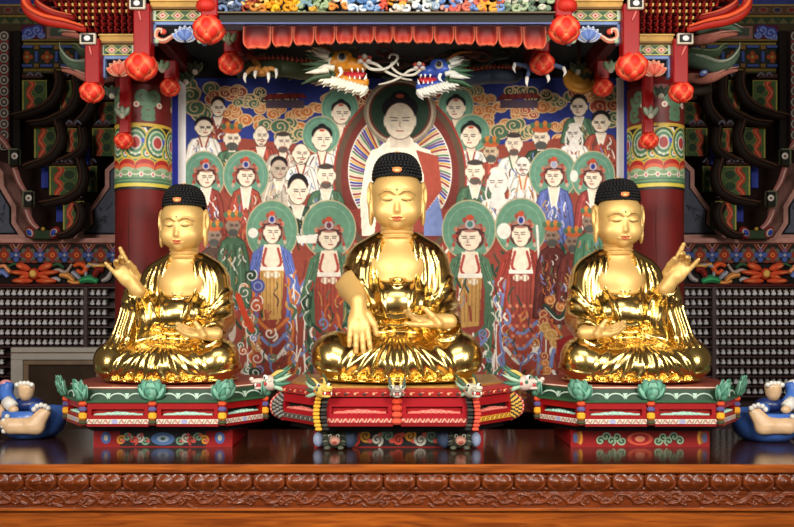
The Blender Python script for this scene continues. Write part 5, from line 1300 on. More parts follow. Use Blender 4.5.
    for dx, ty, L in ((-w, 76, 9), (-w * .35, 74, 7), (w * .5, 76, 9), (w, 72, 9)):
        if mx: ty -= 6 if abs(dx) > 12 else -4
        mb = MB(); x_, y_ = cc; pth = catmull([P2(x_, y_), P2(x_ + dx * .6, y_ - 3, -.03), P2(x_ + dx, ty, -.04)], 5); mb.tube(pth, [2.8 * s, 2.6 * s, 1.9 * s], lc, 8); toe = mb.build('toe', M_PAINT, root); ORG[toe] = ORG[root]
        mb = MB(); mb.tube(catmull([P2(x_ + dx, ty - .5, -.04), P2(x_ + dx * 1.06, ty + L * .55, -.055), P2(x_ + dx * .98, ty + L, -.045)], 4), [2.1 * s, 1.6 * s, .2 * s], (236, 232, 222), 7); mb.build('claw', M_GLOSS, toe)
    return root
M_DRG = {'gold': plain('dragon orange gold paint', (206, 132, 34), .4, 0, .22, 30), 'blue': plain('dragon blue paint', (46, 74, 160), .4, 0, .22, 30)}
dragon(False, 0, 1.0, 'gold', (222, 216, 196), (64, 84, 58), (232, 226, 206), 'orange and gold carved dragon head with white mane, snout pointing at the blue one')
dragon(True, 6, .86, 'blue', (206, 206, 196), (54, 88, 62), (214, 210, 200), 'blue carved dragon head with pale mane facing the orange one')
c = P(580, 80, .4); R = rot3(math.radians(62), 0, 0); k = S(.4)
gd = thing('gilded_disc', c, 'dull gold ringed disc under the canopy beside a red bud', 'disc')
mb = MB(); mb.lathe([(.2 * k, -.02), (15 * k, -.02), (17 * k, -.005), (16.4 * k, .008), (13.5 * k, .010), (12.5 * k, .002), (10 * k, .002), (9 * k, .012), (6 * k, .012), (5 * k, .004), (.5 * k, .014)], c, (150, 100, 30), 32, R); mb.build('disc_face', M_PAINT, gd)
mb = MB(); mb.tube([c + np.array([0, .01, 0]), (c[0], c[1] + .06, 2.53)], .012, (60, 40, 20), 8); mb.build('hanger', M_PAINT, gd)
# ------------------------------------------------------------------ room shell
M_WALL = plain('dark brown plastered timber wall', (40, 22, 16), 0.8, 0, .2, spec=.2)
M_FLOOR = wood('dark floor boards', (60, 36, 20), (96, 60, 34), 0.4, 4.0, .2)
mb = MB(); mb.box((0, 2.05, 1.3), (9.0, .2, 4.4), (0, 0, 0)); mb.build('wall_back', M_WALL, origin=(0, 2.05, -.9))['kind'] = 'structure'
mb = MB(); mb.box((0, -1.5, -.95), (9.0, 8.0, .1), (0, 0, 0)); mb.build('floor', M_FLOOR, origin=(0, -1.5, -.95))['kind'] = 'structure'
ROW = ('first', 'second', 'third', 'fourth', 'fifth', 'sixth', 'seventh', 'eighth', 'ninth', 'tenth', 'eleventh', 'twelfth', 'thirteenth', 'fourteenth', 'fifteenth', 'sixteenth', 'seventeenth', 'eighteenth', 'nineteenth', 'twentieth')
M_RACK = plain('dark red brown shelf paint', (50, 20, 18), 0.5, 0, .2)
M_FIG = painted('white figurine glaze', 0.45, .05)
# ------------------------------------------------------------------ figurine racks
YR = 1.50; kR = S(YR)
fm = MB(); h = kR
fm.ell((0, 0, 1.5 * h), (2.6 * h, 2.2 * h, 1.6 * h), (206, 202, 206), nu=10, nv=6); fm.ell((0, .2 * h, 3.6 * h), (1.75 * h, 1.4 * h, 2.1 * h), (200, 196, 198), nu=8, nv=6)
fm.ell((-1.3 * h, -.9 * h, 2.6 * h), (.7 * h, 1.0 * h, .8 * h), (206, 202, 200), nu=6, nv=4); fm.ell((1.3 * h, -.9 * h, 2.6 * h), (.7 * h, 1.0 * h, .8 * h), (206, 202, 200), nu=6, nv=4)
fm.ell((0, 0, 6.1 * h), (1.0 * h, 1.0 * h, 1.15 * h), (190, 176, 160), nu=8, nv=6); fm.ell((0, .3 * h, 6.8 * h), (1.0 * h, .95 * h, .75 * h), (52, 44, 46), nu=8, nv=5)
fm.lathe([(.3 * h, -.3 * h), (2.3 * h, -.3 * h), (2.5 * h, 0), (2.3 * h, .3 * h), (.3 * h, .3 * h)], (0, 1.5 * h, 5.2 * h), (140, 116, 92), 12, rot3(PI / 2, 0, 0))
proto = fm.build('seated_figurine', M_FIG, origin=(0, 0, 0)); ORG.pop(proto); made = [0]
def figurine(x, y, label, group):
    o = proto if not made[0] else proto.copy()
    if made[0]: COL.objects.link(o)
    made[0] += 1; o.location = P(x, y, YR); props(o, label, 'figurine', group)
def rack(side, x0, x1, ytop, rows, cols_of, post_x, label, where):
    a, b = P(x0, ytop, YR), P(x1, ytop + rows * 9.85 + 3, YR); mx = (a[0] + b[0]) / 2; W = b[0] - a[0]
    root = thing('figurine_rack', (mx, YR, b[2]), label, 'shelf', 'figurine racks')
    mb = MB(); mb.box((mx, YR + .09, (a[2] - .9) / 2 + .0), (W, .02, a[2] + .9), (0, 0, 0)); mb.build('back_panel', M_RACK, root)
    for r in range(rows + 1):
        z = P(0, ytop + 9.85 * r, YR)[2]
        mb = MB(); mb.box((mx, YR + .015, z - .008), (W, .13, .013), (0, 0, 0), .002); mb.build('shelf', M_RACK, root)
    mb = MB(); c = P(post_x, 0, YR); mb.box((c[0], YR + .01, (a[2] - .9) / 2), (.032, .145, a[2] + .9), (0, 0, 0), .003); mb.build('upright', M_RACK, root)
    for xx in (a[0] - .015, b[0] + .015):
        mb = MB(); mb.box((xx, YR + .01, (a[2] - .9) / 2), (.03, .145, a[2] + .9), (0, 0, 0), .003); mb.build('upright', M_RACK, root)
    for r in range(1, rows + 1):
        y = ytop + 9.85 * r - .8
        for n, x in enumerate(cols_of(r)):
            figurine(x, y, f'tiny white seated figurine, {side} rack, {ROW[r - 1]} shelf down, {ROW[n]} from the {where}', f'tiny figurines on the {side} rack')
lcols = [1.5 + 6.2 * i for i in range(14)] + [92.5, 98.5, 104.5]
rcols = [792.5 - 6.3 * i for i in range(13)] + [706.0, 699.7, 693.4, 687]
rack('left', -4, 118, 286.5, 9, lambda r: lcols if r <= 6 else lcols[:1], 88.3, 'dark red shelf rack of tiny white figurines at the left wall', 'outer edge')
rack('right', 678, 798, 286.5, 11, lambda r: rcols if r <= 6 else rcols[:15] if r <= 8 else rcols[:13], 711.3, 'dark red shelf rack of tiny white figurines at the right wall', 'outer edge')
# framed dark board standing against the left rack
YF = 1.36; kF = S(YF)
fr_ = thing('framed_board', (P(60, 0, YF)[0], YF, -.9), 'white framed board with dark glossy centre standing behind the left statue', 'frame')
xa, xb, zt = P(10.5, 0, YF)[0], P(112, 0, YF)[0], P(0, 347.5, YF)[2]; zb = -.9
M_OFF = plain('aged off white paint', (168, 160, 150), 0.5, 0, .06); M_MID = plain('pale brown moulding', (120, 96, 74), .5, 0, .15); M_GLS = plain('dark glossy panel', (58, 44, 34), .12, 0, .3, 5)
def bar(name, x0, x1, z0, z1, y, d, m): mb = MB(); mb.box(((x0 + x1) / 2, y + d / 2, (z0 + z1) / 2), (x1 - x0, d, z1 - z0), (0, 0, 0), .004); return mb.build(name, m, fr_)
t = 12.5 * kF
bar('frame_rail', xa, xb, zt - t, zt, YF, .06, M_OFF); bar('frame_stile', xa, xa + t * .95, zb, zt - t, YF, .06, M_OFF); bar('frame_stile', xb - t * .95, xb, zb, zt - t, YF, .06, M_OFF); bar('frame_rail', xa, xb, zt - t * .45, zt - t * .36, YF - .008, .02, M_MID)
x2, x3, z3 = xa + t * .95, xb - t * .95, zt - t; u = 5 * kF
bar('inner_moulding', x2, x3, z3 - u, z3, YF + .015, .05, M_MID); bar('inner_moulding', x2, x2 + u, zb, z3 - u, YF + .015, .05, M_MID); bar('inner_moulding', x3 - u, x3, zb, z3 - u, YF + .015, .05, M_MID)
bar('glossy_panel', x2 + u, x3 - u, zb, z3 - u, YF + .035, .03, M_GLS)

# ------------------------------------------------------------------ painted and carved walls on both sides
M_DAN = painted('dim dancheong paint', 0.65, .15, spec=.15)
DGN = (56, 80, 44); OLV = (74, 66, 34); RDD = (112, 34, 26); DBL = (46, 58, 140); PNK = (182, 132, 120); DBR = (26, 18, 14)
for q in (0, 1):
    f = (lambda x: x) if q == 0 else (lambda x: 799.5 - x)
    side = 'left' if q == 0 else 'right'; sg = 1 if q == 0 else -1
    # flower band
    Y = 1.50; k = S(Y); a, b = P(f(-6), 238, Y), P(f(116), 263.5, Y)
    fb = thing('painted_flower_band', ((a[0] + b[0]) / 2, Y, b[2]), f'dark painted beam of small orange and blue flowers above the {side} frieze', 'beam', 'painted flower bands')
    mb = MB(); mb.box(((a[0] + b[0]) / 2, Y + .2275, (a[2] + b[2]) / 2 ), (abs(b[0] - a[0]), .445, a[2] - b[2]), (30, 20, 18), .004); mb.build('beam', M_DAN, fb)
    x0, x1 = sorted((f(-6), f(116))); cv = Canvas(x0, 243.5, x1, 263, .5, (34, 32, 26))
    off = 4 if q == 0 else 797
    for i in range(-1, 8):
        x = off + 24.2 * i * sg
        for j in range(8): cv.ell(x + 6 * math.cos(j * PI / 4), 255 + 5.4 * math.sin(j * PI / 4), 2.6, 2.6, (92, 88, 78) if j % 2 else (120, 52, 40))
        cv.ell(x, 255, 4.6, 4.6, (140, 42, 30)); cv.ell(x, 255, 2.4, 2.4, (206, 110, 44)); cv.ell(x, 255, 1, 1, (120, 40, 24))
        x += 12.1
        for j in range(4): cv.ell(x + 4 * math.cos(j * PI / 2), 255 + 4.4 * math.sin(j * PI / 2), 2.6, 2.6, (66, 84, 150))
        cv.ell(x, 255, 1.6, 1.6, (150, 150, 170)); cv.line([(x - 6, 244.5), (x - 2, 250), (x + 2, 250), (x + 6, 244.5)], 1.5, (150, 70, 54)); cv.line([(x - 3, 244.5), (x, 248), (x + 3, 244.5)], 1.2, (180, 120, 100)); cv.ell(x - 6, 262, 3, 1.6, (120, 50, 40)); cv.ell(x + 6, 262, 3, 1.6, (120, 50, 40))
    cv.rect(x0, 243.5, x1, 244.4, (110, 50, 40)); cv.mesh('flower_pattern', flat(Y - .003), M_DAN, fb)
    mb = MB(); c = P(0, 240.6, Y); mb.box(((a[0] + b[0]) / 2, Y + .045, c[2]), (abs(b[0] - a[0]), .12, 5 * k), PNK, .004); mb.build('pink_fillet', M_DAN, fb)
    # carved frieze
    Y = 1.46; k = S(Y); a, b = P(f(-6), 263.5, Y), P(f(116), 285.5, Y)
    cf = thing('carved_frieze', ((a[0] + b[0]) / 2, Y, b[2]), f'openwork carving of an orange sun-like flower with scrolls above the {side} figurine rack', 'carving', 'carved flower friezes')
    mb = MB(); mb.box(((a[0] + b[0]) / 2, Y + .09, (a[2] + b[2]) / 2), (abs(b[0] - a[0]), .06, a[2] - b[2]), (24, 18, 16)); mb.build('backing', M_DAN, cf)
    mb = MB(); zt_ = P(0, 285, Y)[2]; mb.box(((a[0] + b[0]) / 2, Y + .05, zt_), (abs(b[0] - a[0]), .1, 2 * k), (80, 24, 20)); mb.build('lower_fillet', M_DAN, cf)
    fx = f(35) ; c = P(fx, 274, Y + .04); mb = MB()
    for (dx, dy, L, w, ang) in ((-11, -7, 8, 3.6, .35), (11, -7, 8, 3.6, -.35), (-12, 7, 11, 3.0, 0), (12, 7, 11, 3.0, 0), (-14, -1, 11, 2.6, .1), (14, -1, 11, 2.6, -.1), (-9, 3, 7, 2.6, -.3), (9, 3, 7, 2.6, .3)):
        mb.ell(c + np.array([dx * k, -.015, -dy * k]), (L * k, .025, w * k), (196, 74, 40) if dy else (206, 130, 84), rot3(0, ang, 0), 12, 7)
        mb.ell(c + np.array([dx * 1.25 * k, -.03, -dy * 1.05 * k]), (L * .5 * k, .016, w * .5 * k), (214, 110, 66), rot3(0, ang, 0), 10, 6)
    mb.build('flower_petals', M_DAN, cf)
    mb = MB(); mb.ell(c + np.array([0, -.04, 0]), (3.6 * k, .025, 4 * k), (216, 168, 84)); mb.ell(c + np.array([0, -.02, 0]), (5.5 * k, .022, 6 * k), (170, 50, 26)); mb.build('flower_heart', M_DAN, cf)
    for pts, w, cl in (([(-4, 268), (4, 266), (10, 272), (18, 272)], 2.4, (196, 126, 84)), ([(-6, 276), (2, 272), (8, 277)], 3.4, (96, 110, 160)), ([(50, 273), (58, 270), (66, 272), (72, 264)], 2.2, (150, 130, 120)), ([(46, 281), (56, 279), (60, 281)], 2.6, (150, 146, 150)), ([(60, 275), (68, 276), (74, 281)], 3.6, (190, 130, 70)), ([(68, 281), (76, 283), (82, 281)], 2.6, (190, 130, 70)), ([(72, 272), (76, 275), (80, 279)], 3.4, (130, 130, 140)),
                       ([(74, 266), (80, 264), (86, 268), (82, 273), (77, 270)], 3.0, (206, 84, 40)), ([(80, 281), (90, 279), (98, 282)], 4.6, (52, 130, 84)), ([(86, 277), (86, 268), (92, 265), (100, 265)], 2.4, (130, 136, 140)), ([(94, 277), (98, 270), (104, 270)], 4.2, (110, 34, 28)), ([(88, 264), (98, 266), (112, 264)], 2.6, (196, 140, 70)), ([(102, 281), (108, 278), (112, 270)], 3.0, (150, 140, 136)), ([(64, 268), (58, 264), (52, 266)], 2.2, (44, 74, 48)), ([(20, 266), (14, 264), (6, 268)], 1.8, (44, 74, 48))):
        mb = MB(); p = catmull([P(f(x), y, Y + .04) for x, y in pts], 5); mb.tube(p, [w * .7 * k, w * k, w * .6 * k], cl, 8, flat=(1, .8)); mb.tube(p - np.array([0, w * .6 * k, 0]), [.2 * w * k, .34 * w * k, .2 * w * k], tuple(min(255, c_ * 1.35) for c_ in cl), 6); mb.build('scroll', M_DAN, cf)
    # infill panels with pink borders between the bracket sets
    def infill(pts, lab):
        Y = 1.66; P3 = [P(f(x), y, Y) for x, y in pts]; c = np.mean(P3, 0); root = thing('infill_panel', (c[0], Y, min(p[2] for p in P3)), lab, 'panel', 'grey infill panels')
        inner = []; n = len(pts); A = np.array(pts, float); ctr = A.mean(0)
        def inset(d):
            out = []
            for i in range(n):
                p0, p1, p2 = A[i - 1], A[i], A[(i + 1) % n]; n1 = np.array([-(p1 - p0)[1], (p1 - p0)[0]]); n2 = np.array([-(p2 - p1)[1], (p2 - p1)[0]]); n1 /= np.linalg.norm(n1); n2 /= np.linalg.norm(n2)
                if n1.dot(ctr - p1) < 0 and False: n1 = -n1
                m = (n1 + n2); m /= np.linalg.norm(m); out.append(p1 + m * d / max(.35, m.dot(n1)))
            return out
        ar = sum(A[i][0] * A[(i + 1) % n][1] - A[(i + 1) % n][0] * A[i][1] for i in range(n)); s_ = 1 if ar > 0 else -1
        for name, d, y, col in (('pink_border', 0, Y, PNK), ('dark_line', 4.6 * s_, Y - .008, (16, 16, 18)), ('grey_field', 6.2 * s_, Y - .014, (80, 82, 94))):
            mb = MB(); pp = [P(f(x), yy, Y) for x, yy in inset(d)]; mb.prism([(p[0], p[2]) for p in pp], y, Y + .29, col); o = mb.build(name, M_DAN, root)
        mb = MB(); r_ = random.Random(len(lab) + q); I_ = np.array(inset(9 * s_)); lo, hi = I_.min(0), I_.max(0)
        for _ in range(10):
            x, y = r_.uniform(lo[0] + 6, hi[0] - 4), r_.uniform((lo[1] + hi[1]) / 2 + 6, hi[1] - 5)
            mb.tube(catmull([P(f(x + dx), y + dy, Y) + np.array([0, -.016, 0]) for dx, dy in ((0, 0), (r_.uniform(-4, 4), -3), (r_.uniform(-6, 8), r_.uniform(-8, 2)))], 4), [.001, .0045, .001], r_.choice(((40, 44, 56), (84, 84, 92), (50, 52, 70))), 5, flat=(1, .3))
        mb.build('ink_strokes', M_DAN, root)
    infill([(122, 153), (105, 170), (105, 186), (88, 210), (89, 222), (72, 239), (124, 239)], f'grey painted panel with pink border beside the {side} pillar')
    infill([(-8, 158), (3, 172), (4, 186), (16, 206), (16, 222), (27, 239), (-8, 239)], f'grey painted panel with pink border at the far {side} edge')
    # bracket cluster
    Y = 1.70; c = P(f(43), 239, Y)
    bc = thing('bracket_cluster', c, f'dark tiered bracket set with green and red painted block ends on the {side} wall', 'bracket', 'bracket sets on the wall')
    def block(x0, y0, x1, y1, Y, tone=0):
        k = S(Y); xa_, xb_ = sorted((f(x0), f(x1))); a, b = P(xa_, y0, Y), P(xb_, y1, Y)
        mb = MB(); mb.box(((a[0] + b[0]) / 2, Y + .06, (a[2] + b[2]) / 2), (b[0] - a[0], .12, a[2] - b[2]), (40, 44, 26), .003); o = mb.build('bracket_block', M_DAN, bc); ORG[o] = ORG[bc]
        cv = Canvas(xa_, y0, xb_, y1, .5, DGN); W = xb_ - xa_; H = y1 - y0; X = lambda u: xa_ + (u if q == 0 else 1 - u) * W
        cv.line([(X(.04), y0), (X(.04), y1)], 1.3, (156, 142, 62), False); cv.line([(X(.96), y0), (X(.96), y1)], 1.0, (110, 104, 50), False)
        wv = [(X(.32 + .10 * math.sin(j * 1.6)), y0 + H * j / 7) for j in range(8)]
        cv.line([(x + (2.6 if q == 0 else -2.6), y) for x, y in wv], 2, (150, 116, 70)); cv.line(wv, 5.2, (160, 42, 28)); cv.line(wv, 1.8, (176, 96, 66))
        cv.line([(X(.14), y0), (X(.14), y1)], 1.6, (70, 84, 48), False)
        for j in range(2): cv.ell(X(.68), y0 + H * (.3 + .4 * j), W * .2, H * .17, (38, 56, 36)); cv.ell(X(.68), y0 + H * (.3 + .4 * j), W * .2, H * .17, (90, 92, 50), ring=1)
        cv.rect(xa_, y0, xb_, y0 + 1.2, (120, 110, 50)); cv.mesh('block_painting', flat(Y - .003), M_DAN, o)
        mb = MB()
        for j in (-1, 1): mb.tube(catmull([P((xa_ + xb_) / 2 + j * 1, y0 - 4, Y - .02), P((xa_ + xb_) / 2 + j * 4, y0 - 7, Y - .02), P((xa_ + xb_) / 2 + j * 8, y0 - 3.5, Y - .02)], 4), [1.2 * k, 1.5 * k, .8 * k], (96, 92, 104), 6)
        mb.box(P((xa_ + xb_) / 2, y0 - 2.4, Y + .03), (W * .8 * k, .1, 4.5 * k), (60, 34, 30), .003); mb.build('cap', M_DAN, o)
    for (x0, y0, x1, y1, d) in ((22, 80, 47, 111, .10), (60, 80, 72, 110, .02), (34, 127, 58, 158, .04), (67, 128, 80, 152, -.02), (49, 166, 79, 195, -.04), (63, 201, 84, 230, -.10), (80, 166, 97, 192, .06), (92, 128, 114, 156, .08), (94, 102, 117, 124, .10)):
        block(x0, y0, x1, y1, Y - .25 + d + (.0 if x0 < 80 else .10))
    for pts, d in ((([(58, 72), (60, 84), (55, 98), (45, 107), (30, 113), (14, 117)]), -.06), ([(76, 74), (77, 96), (70, 110), (58, 117), (46, 122), (30, 124)], -.02), ([(92, 84), (92, 104), (84, 118), (72, 127), (60, 130)], .04),
                   ([(58, 122), (62, 138), (56, 152), (46, 160), (30, 166), (26, 168)], -.08), ([(82, 128), (84, 142), (80, 152), (66, 160), (56, 163)], -.04), ([(80, 160), (84, 176), (80, 190), (68, 198), (54, 202), (42, 204)], -.12), ([(78, 204), (82, 214), (78, 226), (68, 234), (58, 236)], -.12)):
        mb = MB(); Ya = Y - .25 + d; k = S(Ya); p = catmull([P(f(x), y, Ya) for x, y in pts], 6); mb.tube(p, [5.5 * k, 6 * k, 5 * k, 3.6 * k], (28, 16, 11), 10, flat=(1, .9)); mb.tube(p + np.array([-1.5 * k * sg, -.035, 1.5 * k]), [1.4 * k, 1.8 * k, 1 * k], (60, 38, 26), 6); mb.build('curved_arm', M_DAN, bc)
    for x0, y0, x1, y1, d in ((15, 86, 20, 105, .1), (41, 167, 48, 188, .0), (56, 204, 63, 222, -.04), (76, 133, 82, 154, .0), (84, 145, 88, 165, .05)):
        a, b = P(f(x0), y0, Y - .2 + d), P(f(x1), y1, Y - .2 + d); mb = MB(); mb.box(((a[0] + b[0]) / 2, Y - .17 + d, (a[2] + b[2]) / 2), (abs(b[0] - a[0]), .06, a[2] - b[2]), DBL, .003); mb.box(((a[0] + b[0]) / 2, Y - .175 + d, a[2] + .012), (abs(b[0] - a[0]), .06, .02), (120, 126, 140)); mb.build('blue_tie', M_DAN, bc)
    for x, y in ((14.5, 157), (28.5, 199)):
        Ya = Y - .30; k = S(Ya); mb = MB(); mb.box(P(f(x), y, Ya + .03), (9.5 * k, .06, 16 * k), (96, 100, 74), .003); mb.box(P(f(x), y, Ya - .002), (7.6 * k, .03, 14 * k), (26, 26, 20)); mb.ell(P(f(x), y - 1, Ya - .02), (3.4 * k, .01, 3.4 * k), (196, 190, 180)); mb.ell(P(f(x), y - 1, Ya - .03), (1.4 * k, .008, 1.4 * k), (120, 84, 80)); mb.build('disc_block', M_DAN, bc)
    for pts in ([(-6, 132), (4, 142), (9, 149)], [(14, 168), (19, 182), (25, 192)], [(26, 210), (31, 222), (38, 229)]):
        mb = MB(); p = catmull([P(f(x), y, Y - .24) for x, y in pts], 5); k = S(Y); mb.tube(p, [3.6 * k, 3.2 * k, 2.4 * k], (140, 84, 78), 8, flat=(1, .4)); mb.tube(p - np.array([0, .012, 0]), [1 * k, .9 * k, .6 * k], (190, 150, 140), 6); mb.build('pink_tongue', M_DAN, bc)
    mb = MB(); k = S(Y - .3)
    for s_, x in ((-1, 31), (1, 55)):
        for r_, cl in ((7, (120, 34, 30)), (5.2, (170, 160, 150)), (4.4, DBL)): mb.ell(P(f(x), 233, Y - .3) + np.array([0, -.004 * (8 - r_), 0]), (r_ * .75 * k, .03, r_ * k), cl, rot3(0, s_ * sg * .6, 0))
    mb.box(P(f(43), 235, Y - .28), (22 * k, .08, 9 * k), (40, 54, 34), .006); mb.ell(P(f(43), 229, Y - .33), (2 * k, .012, 2 * k), (150, 120, 50)); mb.build('base_lotus', M_DAN, bc)
    # upper lattice panel, scroll beam, string of discs
    Y = 1.62; k = S(Y); x0, x1 = sorted((f(19), f(96))); a, b = P(x0, 42, Y), P(x1, 73, Y)
    lp = thing('lattice_panel', ((a[0] + b[0]) / 2, Y, b[2]), f'olive lattice panel with blue bars and orange flowers high on the {side} wall', 'panel', 'lattice panels')
    mb = MB(); mb.box(((a[0] + b[0]) / 2, Y + .05, (a[2] + b[2]) / 2), (b[0] - a[0], .08, a[2] - b[2]), (54, 48, 30)); mb.build('board', M_DAN, lp)
    cv = Canvas(x0, 42, x1, 73, .5, (58, 54, 32)); 
    for x in range(20, 100, 20):
        X = f(x + 7); cv.rect(X - 8, 48, X + 8, 66, (38, 44, 34))
        for j in range(4): cv.ell(X + 3.6 * math.cos(j * PI / 2), 57 + 3.6 * math.sin(j * PI / 2), 2.4, 2.4, (150, 66, 34))
        cv.ell(X, 57, 1.6, 1.6, (150, 130, 60)); 
    cv.rect(x0, 43, x1, 44.5, (130, 110, 50)); cv.rect(x0, 69, x1, 71, (120, 100, 44)); cv.mesh('lattice_painting', flat(Y + .008), M_DAN, lp)
    for x in range(17, 100, 20):
        for yy in (57,): mb = MB(); mb.box(P(f(x), yy, Y + .0), (3 * k, .03, 11 * k), (64, 80, 140), .003); mb.box(P(f(x), 48, Y), (5 * k, .032, 4 * k), (120, 90, 50), .003); mb.box(P(f(x), 66, Y), (5 * k, .032, 4 * k), (120, 90, 50), .003); mb.build('bar', M_DAN, lp)
        for yy in (47, 66): mb = MB(); mb.box(P(f(x + 10), yy, Y + .0), (12 * k, .03, 2.8 * k), (64, 80, 140), .003); mb.build('bar', M_DAN, lp)
    Y = 1.60; k = S(Y); x0, x1 = sorted((f(-8), f(100))); a, b = P(x0, -12, Y), P(x1, 41, Y)
    ub = thing('painted_lintel', ((a[0] + b[0]) / 2, Y, b[2]), f'painted lintel with blue scrolls and patterned bands along the top of the {side} wall', 'beam', 'painted lintels')
    mb = MB(); mb.box(((a[0] + b[0]) / 2, Y + .07, (a[2] + b[2]) / 2), (b[0] - a[0], .12, a[2] - b[2]), (52, 40, 28)); mb.build('board', M_DAN, ub)
    cv = Canvas(x0, -12, x1, 41, .55, (60, 50, 34)); cv.rect(x0, -12, x1, 4, (56, 66, 130)); cv.rect(x0, 4.5, x1, 5.8, (150, 130, 70)); cv.rect(x0, 6, x1, 14, (84, 60, 44))
    for x in range(-6, 104, 14): cv.ell(f(x), 10, 5, 3, (110, 90, 80)); cv.ell(f(x), 10, 3, 2, (40, 44, 70) if (x // 14) % 2 else (110, 40, 36))
    cv.rect(x0, 15, x1, 17, (130, 104, 44)); cv.rect(x0, 17, x1, 24, (46, 58, 38))
    for x in range(-6, 104, 11): cv.poly([(f(x), 18), (f(x + 5), 23.5), (f(x - 5), 23.5)], (90, 84, 56))
    xs0, xs1 = sorted((f(21), f(45))); cv.rect(xs0, 24.5, xs1, 39.5, (70, 26, 44))
    for j, (dx, dy, r_) in enumerate(((-4, 1, 6), (4, -2, 5), (8, 3, 3.4), (-8, 5, 3.6))): cv.ell(f(33) + dx * sg, 32 + dy, r_ + 1, r_, (52, 62, 130)); cv.spiral(f(33) + dx * sg, 32 + dy, r_, 1.5, (110, 124, 180), 1.3, sg, 0)
    xs0, xs1 = sorted((f(47), f(80))); cv.rect(xs0, 26, xs1, 39, (130, 92, 84)); cv.rect(xs0 + 3, 28, xs1 - 3, 36, (66, 74, 64)); cv.rect(x0, 39.5, x1, 41, (120, 100, 46))
    cv.mesh('lintel_painting', flat(Y - .003 + .01), M_DAN, ub)
    Y = 1.50; k = S(Y); a = P(f(4), 30, Y); b = P(f(4), 150, Y); x0, x1 = sorted((f(-1), f(9)))
    sp = thing('patterned_strip', (a[0], Y, b[2]), f'narrow upright strip with a chain of white rings at the far {side} edge', 'strip', 'ring patterned strips')
    mb = MB(); mb.box((a[0], Y + .04, (a[2] + b[2]) / 2), (10 * k, .06, a[2] - b[2]), (44, 30, 26)); mb.build('board', M_DAN, sp)
    cv = Canvas(x0, 30, x1, 150, .5, (52, 30, 28))
    for i in range(11):
        y = 36 + i * 11; cv.ell(f(4), y, 3.8, 4, (150, 150, 140), ring=1.3); cv.ell(f(4), y, 1.6, 1.6, (160, 150, 140)); cv.ell(f(4) - 3, y + 5.5, 1.5, 1.5, (130, 50, 50)); cv.ell(f(4) + 3, y + 5.5, 1.5, 1.5, (130, 50, 50))
    cv.mesh('ring_chain', flat(Y + .007), M_DAN, sp)
    mb = MB(); x = f(15); a, b = P(x, 30, 1.56), P(x, 150, 1.56); mb.box((a[0], 1.62, (a[2] + b[2]) / 2), (9 * k, .10, a[2] - b[2]), (22, 16, 14), .004); mb.build('dark_rail', M_DAN, sp)
    # great carved beam end that sweeps out of the wall beside the eaves
    Y = .62; k = S(Y); c = P(f(82), 65, Y)
    ce = thing('carved_beam_end', c, f'green and pink carved beam end curling out beside the {side} outer canopy post', 'beam end', 'carved beam ends')
    def sweep(name, pts, r, col, hl=None, fl=(1, .8)):
        mb = MB(); p = catmull([P(f(x), y, Y + d) for x, y, d in pts], 6); mb.tube(p, [v * k for v in r], col, 10, flat=fl)
        if hl: mb.tube(p + np.array([0, -max(r) * .7 * k, max(r) * .35 * k]), [v * .25 * k for v in r], hl, 6)
        return mb.build(name, M_DAN, ce)
    sweep('green_sweep', [(112, 60, .25), (98, 62, .12), (84, 66, .02), (72, 64, -.02), (63, 54, -.02), (62, 47, 0)], [9, 9, 7.5, 5.5, 3.5, 1.0], (92, 112, 92), (176, 186, 166))
    sweep('green_crest', [(110, 52, .26), (96, 54, .14), (84, 53, .06), (78, 48, .04), (72, 47, .04)], [6, 6.5, 5, 3, 1], (70, 86, 62), (120, 136, 104))
    sweep('pink_lip', [(112, 78, .22), (98, 79, .10), (86, 77, .02), (74, 72, -.0), (62, 70, .0)], [6, 6, 5, 3.4, 1.4], (190, 120, 104), (210, 150, 134))
    sweep('red_band', [(110, 70, .24), (96, 72, .11), (84, 72, .02), (72, 69, .0)], [3, 3, 2.6, 1], (110, 30, 26))
    sweep('upper_pink', [(108, 42, .28), (98, 40, .18), (88, 38, .10), (78, 35, .06), (62, 34, .05)], [6, 6, 5.5, 4, 1.4], (190, 116, 100), (214, 150, 134))
    sweep('upper_leaf', [(108, 28, .28), (98, 27, .18), (86, 24, .10), (74, 25, .06), (58, 32, .06)], [7, 7.5, 6.5, 5, 1.2], (96, 122, 100), (150, 172, 146))
    mb = MB(); o = P(f(96), 73, Y + .02); mb.ell(o, (4.6 * k, .02, 3 * k), (96, 116, 180), rot3(0, .4 * sg, 0)); mb.ell(o - np.array([0, .014, 0]), (2 * k, .012, 1.4 * k), (196, 200, 214)); mb.build('eye_jewel', M_DAN, ce)
    mb = MB(); a = P(f(112), 60, Y + .3); mb.box((a[0] + .06 * sg, (Y + .3 + 1.9) / 2, a[2] - .02), (.14, 1.9 - Y - .3, .30), (60, 30, 26), .01); mb.build('beam_shaft', M_DAN, ce)
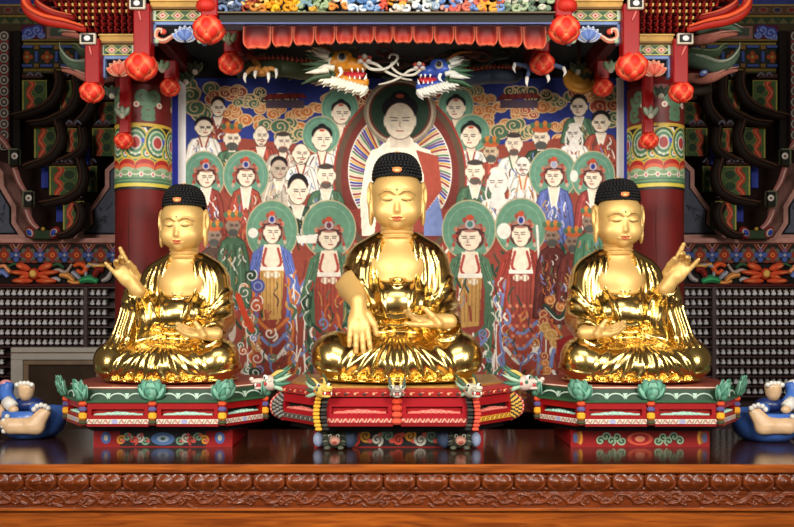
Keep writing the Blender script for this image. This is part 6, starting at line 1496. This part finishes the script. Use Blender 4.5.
    mb = MB(); y_ = Y + .14; mb.tube([P(f(112), 93, y_), P(f(104), 92, y_), P(f(88), 90, y_ - .02)], [4.4 * k, 4.4 * k, 4.2 * k], (44, 36, 30), 10); mb.build('round_stub', M_DAN, ce)
# ------------------------------------------------------------------ camera, light, look
cam = bpy.data.cameras.new('camera'); co = bpy.data.objects.new('camera', cam); COL.objects.link(co)
co.location = (0, -CAM_D, CAM_Z); co.rotation_euler = (PI / 2, 0, 0)
cam.sensor_width = 36; cam.lens = F_PX / 794 * 36; cam.shift_y = (HOR - 263.5) / 794 ; cam.clip_start = .05
SC.camera = co
w = bpy.data.worlds.new('room'); SC.world = w; w.use_nodes = True
w.node_tree.nodes['Background'].inputs['Color'].default_value = (.13, .105, .08, 1); w.node_tree.nodes['Background'].inputs['Strength'].default_value = 0.9
def area(name, loc, target, size, power, col=(1, .93, .82), spread=PI):
    l = bpy.data.lights.new(name, 'AREA'); l.energy = power; l.color = col; l.shape = 'RECTANGLE'; l.size, l.size_y = size; l.spread = spread
    o = bpy.data.objects.new(name, l); COL.objects.link(o); o.location = loc
    o.rotation_euler = (Vector(target) - Vector(loc)).to_track_quat('-Z', 'Y').to_euler(); return o
area('front_softbox', (-1.9, -4.4, 2.22), (-.25, 0, .8), (.95, 1.1), 52, (1, .95, .87), math.radians(95))  # unseen softbox at the left front, inferred from the paired knee highlights
area('front_softbox', (1.9, -4.4, 2.22), (.25, 0, .8), (.95, 1.1), 52, (1, .95, .87), math.radians(95))  # its twin softbox at the right front
area('added_overhead_fill', (0, -3.0, 3.7), (0, -.3, .5), (3.0, 1.2), 26, (1, .95, .87), math.radians(110))  # added overhead fill so the gold has something bright to reflect, no known lamp
area('added_edge_light', (-3.4, -3.4, 1.5), (-.6, 0, .6), (.8, 1.6), 10, (1, .95, .87), math.radians(60))  # added to give the statues edge highlights, stands for no known lamp
area('added_edge_light', (3.4, -3.4, 1.5), (.6, 0, .6), (.8, 1.6), 10, (1, .95, .87), math.radians(60))  # same added edge light from the other side
vs = SC.view_settings; vs.view_transform = 'Standard'; vs.look = 'None'; vs.exposure = 0.0; vs.gamma = 1.0; vs.use_curve_mapping = False
